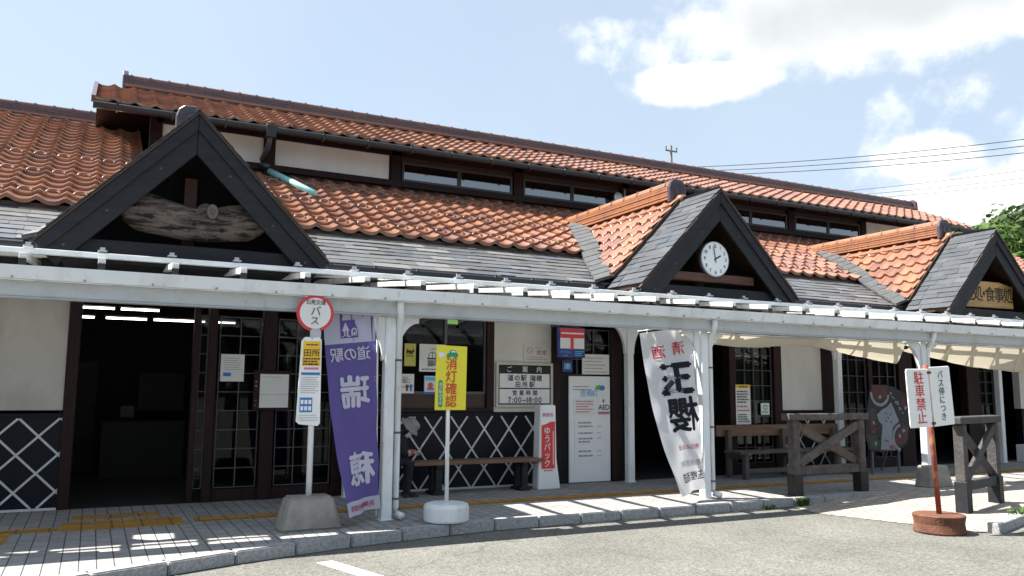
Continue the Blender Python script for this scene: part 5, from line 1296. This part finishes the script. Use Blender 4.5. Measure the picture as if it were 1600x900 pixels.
def person():
    P = Vector((3.92, 11.40, PV))
    t = thing('person', tuple(P), 'person in dark clothes and a grey bucket hat sitting hunched on the bench', 'person')
    v = lambda x, y, z: (P.x + x, P.y + y, P.z + z)
    # sits with hips at the seat's left end, trunk folded forward to the right, looking down at the hands
    ch = [(v(-.13, .03, .52), (.135, .12)), (v(-.04, .01, .66), (.13, .12)), (v(.03, -.02, .78), (.125, .13)), (v(.08, -.03, .86), .07), (v(.12, -.04, .90), .06),
          (v(-.08, -.10, .50), .09), (v(.16, -.20, .49), .068), (v(.15, -.20, .26), .052), (v(.13, -.20, .06), .04), (v(.22, -.23, .025), .036),
          (v(-.08, .10, .50), .09), (v(.18, .02, .50), .068), (v(.19, .01, .26), .052), (v(.17, .01, .06), .04), (v(.26, -.01, .025), .036),
          (v(.03, -.17, .78), .062), (v(.05, -.23, .61), .047), (v(.20, -.15, .61), .034),
          (v(.05, .13, .78), .062), (v(.12, .16, .62), .047), (v(.22, .04, .63), .034)]
    ed = [(0, 1), (1, 2), (2, 3), (3, 4), (0, 5), (5, 6), (6, 7), (7, 8), (8, 9), (0, 10), (10, 11), (11, 12), (12, 13), (13, 14), (2, 15), (15, 16), (16, 17), (2, 18), (18, 19), (19, 20)]
    body = skin_mesh('body', ch, ed, 'cloth_dark', t)
    # head with brow, nose, chin, ears; tilted forward
    H = Vector(v(.175, -.05, .96)); tilt = Matrix.Rotation(rad(48), 3, 'Y') @ Matrix.Rotation(rad(0), 3, 'Z'); yaw = Matrix.Rotation(rad(-28), 3, 'Z')
    def hp(p): return H + yaw @ (tilt @ Vector(p))
    b = MB(); n, m = 20, 16; V = []
    for i in range(m + 1):
        th = math.pi * i / m
        for k in range(n):
            ph = 2 * math.pi * k / n; x, y, z = math.sin(th) * math.cos(ph), math.sin(th) * math.sin(ph), math.cos(th)
            s = Vector((x * .098, y * .076, z * .118))
            if z < -.2: s.y *= 1 + .35 * (z + .2); s.x *= 1 + .12 * (z + .2)
            f = max(0, x)
            if f > .8: s.x += .022 * math.exp(-((y / .16) ** 2)) * math.exp(-(((z + .12) / .2) ** 2))          # nose
            if f > .6: s.x -= .008 * math.exp(-(((abs(y) - .36) / .14) ** 2)) * math.exp(-(((z - .08) / .12) ** 2))  # eye sockets
            if f > .6: s.x += .006 * math.exp(-((y / .3) ** 2)) * math.exp(-(((z + .52) / .08) ** 2))                 # lips
            V.append(hp(s))
    b.add(V, [(i * n + k, (i + 1) * n + k, (i + 1) * n + (k + 1) % n, i * n + (k + 1) % n) for i in range(m) for k in range(n)])
    head = b.build('head', 'skin', t, smooth=True)
    b = MB()
    for s in (-1, 1):
        c = hp((.0, s * .077, -.005)); b.lathe([(.003, -.028), (.014, -.018), (.018, .01), (.012, .028), (.003, .032)], tuple(c), 10)
    b.build_each('ear', 'skin', head, smooth=True)
    b = MB()
    for s in (-1, 1): b.disc(frame(hp((.094, s * .03, .012)), yaw @ (tilt @ Vector((0, 1, 0))), yaw @ (tilt @ Vector((0, 0, 1)))), 0, 0, .011, .004, 10, .006)
    b.build_each('eye', 'hair', head)
    # white face mask
    b = MB(); V = []
    for i in range(7):
        for k in range(9):
            a = rad(-62 + 124 * k / 8); z = -.015 - .085 * i / 6; bul = .012 * math.sin(i / 6 * math.pi)
            V.append(hp((.104 * math.cos(a) + bul, (.084 + bul * .4) * math.sin(a), z)))
    b.add(V, [(i * 9 + k, i * 9 + k + 1, (i + 1) * 9 + k + 1, (i + 1) * 9 + k) for i in range(6) for k in range(8)]); b.build('face_mask', 'mask', head, smooth=True)
    # hair below the hat
    b = MB(); V = []
    for i in range(7):
        th = rad(52 + 78 * i / 6)
        for k in range(15):
            ph = rad(58 + 244 * k / 14); V.append(hp((math.sin(th) * math.cos(ph) * .107, math.sin(th) * math.sin(ph) * .086, math.cos(th) * .126)))
    b.add(V, [(i * 15 + k, i * 15 + k + 1, (i + 1) * 15 + k + 1, (i + 1) * 15 + k) for i in range(6) for k in range(14)]); b.build('hair', 'hair', head, smooth=True)
    # bucket hat
    b = MB(); V = []; prof = [(.165, .012), (.15, .035), (.116, .062), (.112, .10), (.104, .138), (.07, .155), (.002, .158)]; n = 28
    for r, z in prof:
        for k in range(n):
            a = 2 * math.pi * k / n; V.append(hp((r * math.cos(a) * 1.03, r * math.sin(a) * .93, z + (.010 * math.cos(2 * a) if r > .14 else 0))))
    b.add(V, [(i * n + k, i * n + (k + 1) % n, (i + 1) * n + (k + 1) % n, (i + 1) * n + k) for i in range(len(prof) - 1) for k in range(n)]); hat = b.build('hat', 'hat', t, smooth=True)
    b = MB(); V = []
    for r, z in ((.1165, .066), (.1155, .088)):
        for k in range(n):
            a = 2 * math.pi * k / n; V.append(hp((r * math.cos(a) * 1.035, r * math.sin(a) * .94, z)))
    b.add(V, [(k, (k + 1) % n, n + (k + 1) % n, n + k) for k in range(n)]); b.build('hat_band', 'fine_print', hat, smooth=True)
    # hands: palm plus five bent fingers each
    def hand(w, fwd, side, upv, name='hand'):
        w = Vector(w); f = Vector(fwd).normalized(); s = Vector(side).normalized(); u = Vector(upv).normalized()
        ch = [(w, .024), (w + f * .045, (.030, .016)), (w + f * .08, (.030, .014))]; ed = [(0, 1), (1, 2)]
        for k, (o, ln) in enumerate(((-.028, .062), (-.010, .072), (.009, .068), (.027, .054))):
            i0 = len(ch); b0 = w + f * .082 + s * o
            ch += [(b0, .0085), (b0 + f * ln * .5 - u * .008, .008), (b0 + f * ln * .72 - u * .035, .0075), (b0 + f * ln * .55 - u * .055, .0065)]
            ed += [(2, i0), (i0, i0 + 1), (i0 + 1, i0 + 2), (i0 + 2, i0 + 3)]
        i0 = len(ch); b0 = w + f * .03 - s * .03
        ch += [(b0, .011), (b0 + f * .03 - s * .022 - u * .012, .010), (b0 + f * .058 - s * .018 - u * .032, .008)]; ed += [(1, i0), (i0, i0 + 1), (i0 + 1, i0 + 2)]
        return skin_mesh(name, ch, ed, 'skin', t, 1)
    hand(v(.19, -.16, .615), (1, .25, .1), (0, 1, 0), (0, 0, 1)); hand(v(.21, .045, .635), (1, -.3, .05), (0, -1, 0), (0, 0, 1))
    # red checked cuffs
    b = MB(); b.tube([v(.10, -.205, .61), v(.195, -.155, .613)], [.045, .04], 14, False); b.tube([v(.15, .12, .625), v(.215, .05, .632)], [.045, .04], 14, False); b.build_each('cuff', 'cloth_red', t, smooth=True)
    for dx, dy in ((.13, -.20), (.17, .01)):
        b = MB(); n = 10; V = []
        for i, (x, w, h) in enumerate(((-.05, .028, .06), (.0, .036, .075), (.08, .038, .05), (.14, .034, .038), (.17, .012, .02))):
            for k in range(n):
                a = math.pi * k / (n - 1); V.append(v(dx + x, dy + w * math.cos(a), .002 + h * math.sin(a) ** .7))
        b.add(V, [(i * n + k, i * n + k + 1, (i + 1) * n + k + 1, (i + 1) * n + k) for i in range(4) for k in range(n - 1)] + [tuple(range(n)), tuple(reversed(range(4 * n, 5 * n)))]); b.build('shoe', 'rubber', t, smooth=True)
person()

# ------------------------------------------------------------------ crossed railings
def railing(a, b, z0, label, dark):
    a = Vector(a); b = Vector(b); d = (b - a).normalized(); t = thing('wooden_railing', ((a.x + b.x) / 2, (a.y + b.y) / 2, z0), label, 'railing')
    m1 = 'dark_weathered' if dark else 'weathered_wood'; q = .068
    for i, p in enumerate((a, b)):
        k = MB(); k.bar((p.x, p.y, z0 + .26), (p.x, p.y, 1.21), 2 * q, 2 * q, (-d.y, d.x, 0)); k.build('post', m1, t, bevel=.012)
        k = MB(); h = .30 if not dark else .42; k.bar((p.x, p.y, z0), (p.x, p.y, z0 + h), 2 * q + .03, 2 * q + .03, (-d.y, d.x, 0)); k.build('post_shoe', 'rubber' if not dark else 'dark_board', t, bevel=.006)
    k = MB(); A = a - d * .16; B = b + d * .16; k.bar((A.x, A.y, 1.262), (B.x, B.y, 1.262), .17, .10); k.build('top_rail', m1, t, bevel=.012)
    k = MB(); A = a + d * (q + .003); B = b - d * (q + .003); k.bar((A.x, A.y, z0 + .36), (B.x, B.y, z0 + .36), .10, .13); k.build('bottom_rail', m1, t, bevel=.01)
    n = Vector((d.y, -d.x, 0))
    k = MB(); k.bar((A.x + n.x * .035, A.y + n.y * .035, z0 + .47), (B.x + n.x * .035, B.y + n.y * .035, 1.14), .055, .13); k.build('brace', m1, t, bevel=.008)
    k = MB(); k.bar((A.x - n.x * .025, A.y - n.y * .025, 1.14), (B.x - n.x * .025, B.y - n.y * .025, z0 + .47), .055, .13); k.build('brace', 'weathered_brown' if not dark else m1, t, bevel=.008)
railing((9.31, 9.13, 0), (10.68, 9.13, 0), PV, 'grey weathered timber railing with a crossed brace in front of the backed bench', False)
railing((10.52, 7.33, 0), (11.70, 7.65, 0), .03, 'dark weathered timber railing with a crossed brace beside the rusty no parking sign', True)

# ------------------------------------------------------------------ no parking sign on a rusty drum
def parking_sign():
    X, Y = 9.0, 6.60
    t = thing('no_parking_sign', (X, Y, 0), 'white two panel no parking sign on a rusty leaning pole and drum', 'sign')
    b = MB(); b.lathe([(.275, .002), (.285, .02), (.272, .11), (.285, .19), (.288, .205), (.275, .215)], (X, Y, 0), 40); base = b.build('drum_base', 'rust', t)
    b = MB(); b.lathe([(.27, .19), (.26, .207), (.02, .208)], (X, Y, 0), 36); b.build('concrete_fill', 'drum_top', base)
    ln = Vector((-.062, 0, 1)).normalized(); p0 = Vector((X + .01, Y, .2)); b = MB(); b.tube([p0, p0 + ln * 1.76], .030, 12); b.build('pole', 'rust_pole', t, smooth=True)
    ux = Vector((1, -.02, .045)).normalized(); o = p0 + ln * 1.035 + Vector((0, -.04, 0))
    fr = frame(o, ux, ln)
    b = MB(); b.prism([(-.385, .0), (-.01, -.005), (-.005, .68), (-.375, .69), (-.39, .66), (-.395, .03)], fr, .015); pl = b.build('left_panel', 'plate_white', t, bevel=.004)
    b = MB(); b.prism([(.02, -.005), (.375, .005), (.385, .03), (.375, .69), (.36, .705), (.01, .70)], fr, .015); pr_ = b.build('right_panel', 'plate_white', t, bevel=.004)
    b = MB(); text(b, fr, '駐車禁止', -.185, .345, .155, .003, vertical=True, bold=.010, sx=1.05); b.build('lettering', 'red_ink', pl)
    b = MB(); text(b, fr, 'バス停につき', .195, .355, .098, .003, vertical=True, bold=.002, gap=1.02); b.build('lettering', 'ink', pr_)
    b = MB()
    for bb in (.62, .02): b.prism([(-.03, bb), (.035, bb), (.035, bb + .03), (-.03, bb + .03)], frame(o + Vector((0, -.006, 0)), ux, ln), .03)
    b.build_each('bolt_strap', 'rust', t)
parking_sign()

# ------------------------------------------------------------------ painted face-in-hole board near the right door
def photo_board():
    X, Y = 13.5, 10.85
    t = thing('painted_photo_board', (X, Y, PV), 'painted cut-out photo board in white, red and black on legs near the lattice doors', 'display board')
    fr = frame((X, Y, PV), (1, 0, 0)); b = MB()
    ol = [(-.55, .45), (-.2, .40), (.28, .42), (.50, .55), (.58, .85), (.62, 1.2), (.5, 1.5), (.2, 1.62), (-.05, 1.66), (-.42, 1.66), (-.50, 1.35), (-.6, 1.05), (-.62, .7)]
    b.prism(ol, fr, .03); p = b.build('board', 'ink', t, bevel=.004)
    b = MB(); b.sheet([(-.24, .45), (.16, .43), (.08, .66), (.12, .86), (.30, .97), (.20, 1.16), (.10, 1.33), (-.02, 1.24), (-.14, 1.2), (-.30, 1.10), (-.26, .98), (-.16, .90), (-.20, .70)], fr, .003)
    b.ring(fr, -.20, 1.52, .21, .27, .006, 24, math.pi * 1.0, math.pi * 1.93); b.ring(fr, .36, .66, .21, .27, .006, 20, math.pi * .55, math.pi * 1.42)
    for k in range(8): b.disc(fr, .10 + .055 * k * .8, 1.50 - .05 * k - .02 * (k % 2), .026 - .004 * (k % 3), .006, 8)
    b.build_each('white_paint', 'kagura_white', p)
    b = MB(); b.sheet([(-.40, 1.64), (-.42, 1.50), (-.30, 1.36), (-.12, 1.36), (.0, 1.46), (.02, 1.64)], fr, .003); b.sheet([(.22, .50), (.50, .58), (.56, .85), (.40, .90), (.24, .80), (.16, .64)], fr, .003)
    b.disc(fr, -.46, .93, .07, .006, 9, .09); b.disc(fr, -.38, .82, .05, .006, 8, .06); b.disc(fr, -.34, .92, .035, .006, 8); b.disc(fr, .46, 1.30, .06, .004, 9, .08); b.build_each('red_paint', 'kagura_red', p)
    b = MB(); b.sheet([(-.58, .75), (-.3, .7), (-.3, .45), (-.5, .48)], fr, .003); b.sheet([(-.5, 1.2), (-.3, 1.25), (-.35, 1.0), (-.5, 1.0)], fr, .003); b.build_each('green_paint', 'kagura_green', p)
    b = MB()
    for a, z in ((-.05, 1.12), (.06, 1.10), (-.06, .98), (.07, .96), (.0, 1.04), (-.10, .62), (-.04, .6)): b.disc(fr, a, z, .022, .006, 10)
    b.build_each('blue_paint', 'navy', p)
    b = MB(); b.disc(fr, .06, .49, .06, .006, 14, .045); b.build('orange_paint', 'rust_pole', p)
    rr = random.Random(4)
    for mm, nm in (('kagura_red', 'red_stroke'), ('kagura_green', 'green_stroke'), ('kagura_white', 'pale_stroke')):
        b = MB()
        for k in range(9):
            a, z = rr.uniform(-.5, .5), rr.uniform(.55, 1.5)
            if abs(a) < .2 and z < 1.3: a += .28 if a > 0 else -.28
            b.sheet([(a + rr.uniform(.4, 1) * .05 * math.cos(q * .9), z + rr.uniform(.4, 1) * .05 * math.sin(q * .9)) for q in range(7)], fr, .004 + .0004 * k)
        b.build(nm, mm, p)
    for x in (-.42, .30):
        b = MB(); b.box(X + x - .02, X + x + .02, Y + .031, Y + .07, PV, PV + 1.2); b.build('leg', 'fine_dark', t)
    for x in (-.42, .30):
        b = MB(); b.bar((X + x, Y + .45, PV + .02), (X + x, Y + .07, PV + .95), .03, .03); b.build('stay', 'fine_dark', t)
photo_board()
# white carton near the far door, small stool
b = MB(); b.box(18.55, 18.85, 11.35, 11.6, PV, .50); t_ = tag(b.build('carton', 'paper', bevel=.008), 'small white carton standing by the far right door', 'box')

# ------------------------------------------------------------------ weeds at the kerb
def weed(x, y, z, label, n, hh, seed):
    r = random.Random(seed); b = MB()
    for i in range(n):
        a = r.uniform(0, 6.28); l = r.uniform(.5, 1) * hh; d = Vector((math.cos(a), math.sin(a), 0)); s = Vector((-d.y, d.x, 0)); w = r.uniform(.006, .014); o = Vector((x + r.uniform(-.09, .09), y + r.uniform(-.03, .03), z))
        p1 = o + d * l * .35 + Vector((0, 0, l * .7)); p2 = o + d * l * .8 + Vector((0, 0, l * .8))
        b.add([o - s * w * .5, o + s * w * .5, p1 + s * w, p1 - s * w, p2], [(0, 1, 2, 3), (3, 2, 4)])
    tag(b.build('weed', 'weed_leaf'), label, 'weed', 'weeds in the kerb joints')
weed(9.18, 8.86, .0, 'small green weed tuft in the kerb at the foot of the grey railing', 90, .17, 3)
weed(10.55, 6.62, .0, 'taller green weed at the ramp kerb below the dark railing', 60, .28, 4)
weed(8.55, 8.87, .0, 'tiny sprig of weed in the kerb joint left of the grey railing', 30, .08, 5)

# ------------------------------------------------------------------ background: wooded hill, trees, pole and wires
mb = MB(); n = 26; V = []
def hillz(x, y):
    return 18.5 * math.exp(-(((x - 112) / 44) ** 2 + ((y - 58) / 34) ** 2)) + 7 * math.exp(-(((x - 150) / 40) ** 2 + ((y - 105) / 40) ** 2)) - .3
for i in range(n + 1):
    for j in range(n + 1):
        x = 50 + 150 * i / n; y = 5 + 150 * j / n; V.append((x, y, hillz(x, y)))
mb.add(V, [(i * (n + 1) + j, (i + 1) * (n + 1) + j, (i + 1) * (n + 1) + j + 1, i * (n + 1) + j + 1) for i in range(n) for j in range(n)]); struct(mb.build('hill', 'leaf_dark', smooth=True))
def crown(b, c, rad_, hgt, n, r, leaf):
    lob = [(Vector((r.uniform(-.55, .55) * rad_, r.uniform(-.55, .55) * rad_, r.uniform(-.3, .45) * hgt)), r.uniform(.38, .6)) for _ in range(7)]
    for i in range(n):
        lc, lr = r.choice(lob); d = Vector((r.gauss(0, 1), r.gauss(0, 1), r.gauss(0, 1))).normalized(); q = r.uniform(.75, 1.0)
        p = c + lc + Vector((d.x * rad_ * lr, d.y * rad_ * lr, d.z * hgt * lr * .9)) * q
        nn = (d + Vector((r.uniform(-.7, .7), r.uniform(-.7, .7), r.uniform(-.3, .9)))).normalized(); a = nn.cross(Vector((.3, .5, .8))).normalized(); bb = nn.cross(a); s = leaf * r.uniform(.6, 1.3)
        b.add([p + a * s, p + bb * s * .7, p - a * s, p - bb * s * .7], [(0, 1, 2, 3)])
r = random.Random(12)
mb = MB(); cnt = 0
while cnt < 190:
    x, y = r.uniform(70, 135), r.uniform(36, 100); z = hillz(x, y)
    if z < 2: continue
    cnt += 1
    h = r.uniform(5.5, 8.5); crown(mb, Vector((x, y, z + h * .55)), h * .44, h * .5, 300, r, .40)
o = mb.build('hillside_woods', 'leaf_dark'); o['kind'] = 'stuff'
TREES = [(74, 45.5, 10, 'leaf_light', 'pale green round tree just right of the right gable slope'), (73, 48.5, 9, 'leaf_dark', 'dark green tree on the slope just right of the right gable peak'),
         (79, 49, 9, 'leaf_light', 'bright green tree high on the slope at the right edge'), (80, 54, 8.5, 'leaf_dark', 'dark rounded tree on the hill crest beyond the right roof end')]
for i, (x, y, h, m_, lab) in enumerate(TREES):
    z0 = hillz(x, y); t = thing('broadleaf_tree', (x, y, z0), lab, 'tree', 'trees on the hill')
    b = MB(); b.tube([(x, y, z0 - .3), (x + .2, y, z0 + h * .3), (x, y + .2, z0 + h * .7)], [.35, .26, .1], 8)
    for k in range(4): a = k * 1.6; b.tube([(x + .1, y, z0 + h * .35), (x + math.cos(a) * h * .2, y + math.sin(a) * h * .2, z0 + h * .6)], [.14, .05], 6)
    b.build('trunk', 'bark', t)
    b = MB(); crown(b, Vector((x, y, z0 + h * .62)), h * .44, h * .42, 2600, r, .30); b.build('crown', m_, t)
# small house on the slope
t = thing('hillside_house', (101, 55.3, 10), 'tiny white house with a dark roof among the trees at the right edge', 'house')
x, y, z = 101, 55.3, hillz(101, 55.3) + 3.5
b = MB(); b.box(x - 2.5, x + 2.5, y - 2, y + 2, z - 4, z + 2.2); b.build('wall', 'far_white', t)
b = MB(); b.add([(x - 3, y - 2.6, z + 2.1), (x + 3, y - 2.6, z + 2.1), (x + 3, y, z + 3.6), (x - 3, y, z + 3.6), (x - 3, y + 2.6, z + 2.1), (x + 3, y + 2.6, z + 2.1)], [(0, 1, 2, 3), (3, 2, 5, 4), (0, 3, 4), (1, 5, 2)]); b.build('roof', 'far_roof', t)
# utility pole and power lines
t = thing('utility_pole', (30.83, 39.36, 0), 'slender utility pole with a short crossarm rising behind the main ridge', 'utility pole')
b = MB(); b.tube([(30.83, 39.36, 0), (30.80, 39.36, 16.6)], [.15, .075], 10); b.build('mast', 'concrete_pole', t)
b = MB(); b.box(30.35, 31.25, 39.32, 39.40, 16.22, 16.30); b.build('crossarm', 'concrete_pole', t)
b = MB()
for dx in (-.42, .38): b.tube([(30.83 + dx, 39.36, 16.302), (30.83 + dx, 39.36, 16.52)], .055, 8)
b.build_each('insulator', 'concrete_pole', t)
def wire(a, b_, sag, label, rr=.02):
    a = Vector(a); b_ = Vector(b_); b = MB(); pts = []
    for i in range(25):
        u = i / 24; p = a.lerp(b_, u); p.z -= sag * 4 * u * (1 - u); pts.append(p)
    b.tube(pts, rr, 5); tag(b.build('power_line', 'cable'), label, 'cable', 'power lines behind the roof')
for i, (za, zb) in enumerate(((15.2, 15.05), (14.95, 14.67), (14.7, 14.28))):
    wire((30.9, 39.3, za), (45.5, 22.0, zb), .35, ('uppermost', 'second', 'third')[i] + ' of the upper dark power lines crossing the sky at the right', .022)
for i, (za, zb) in enumerate(((13.1, 13.55), (12.85, 13.05), (12.6, 12.78))):
    wire((37.0, 33.7, za), (45.5, 22.0, zb), .15, ('uppermost', 'second', 'third')[i] + ' of the thin lower power lines above the far roof end', .013)
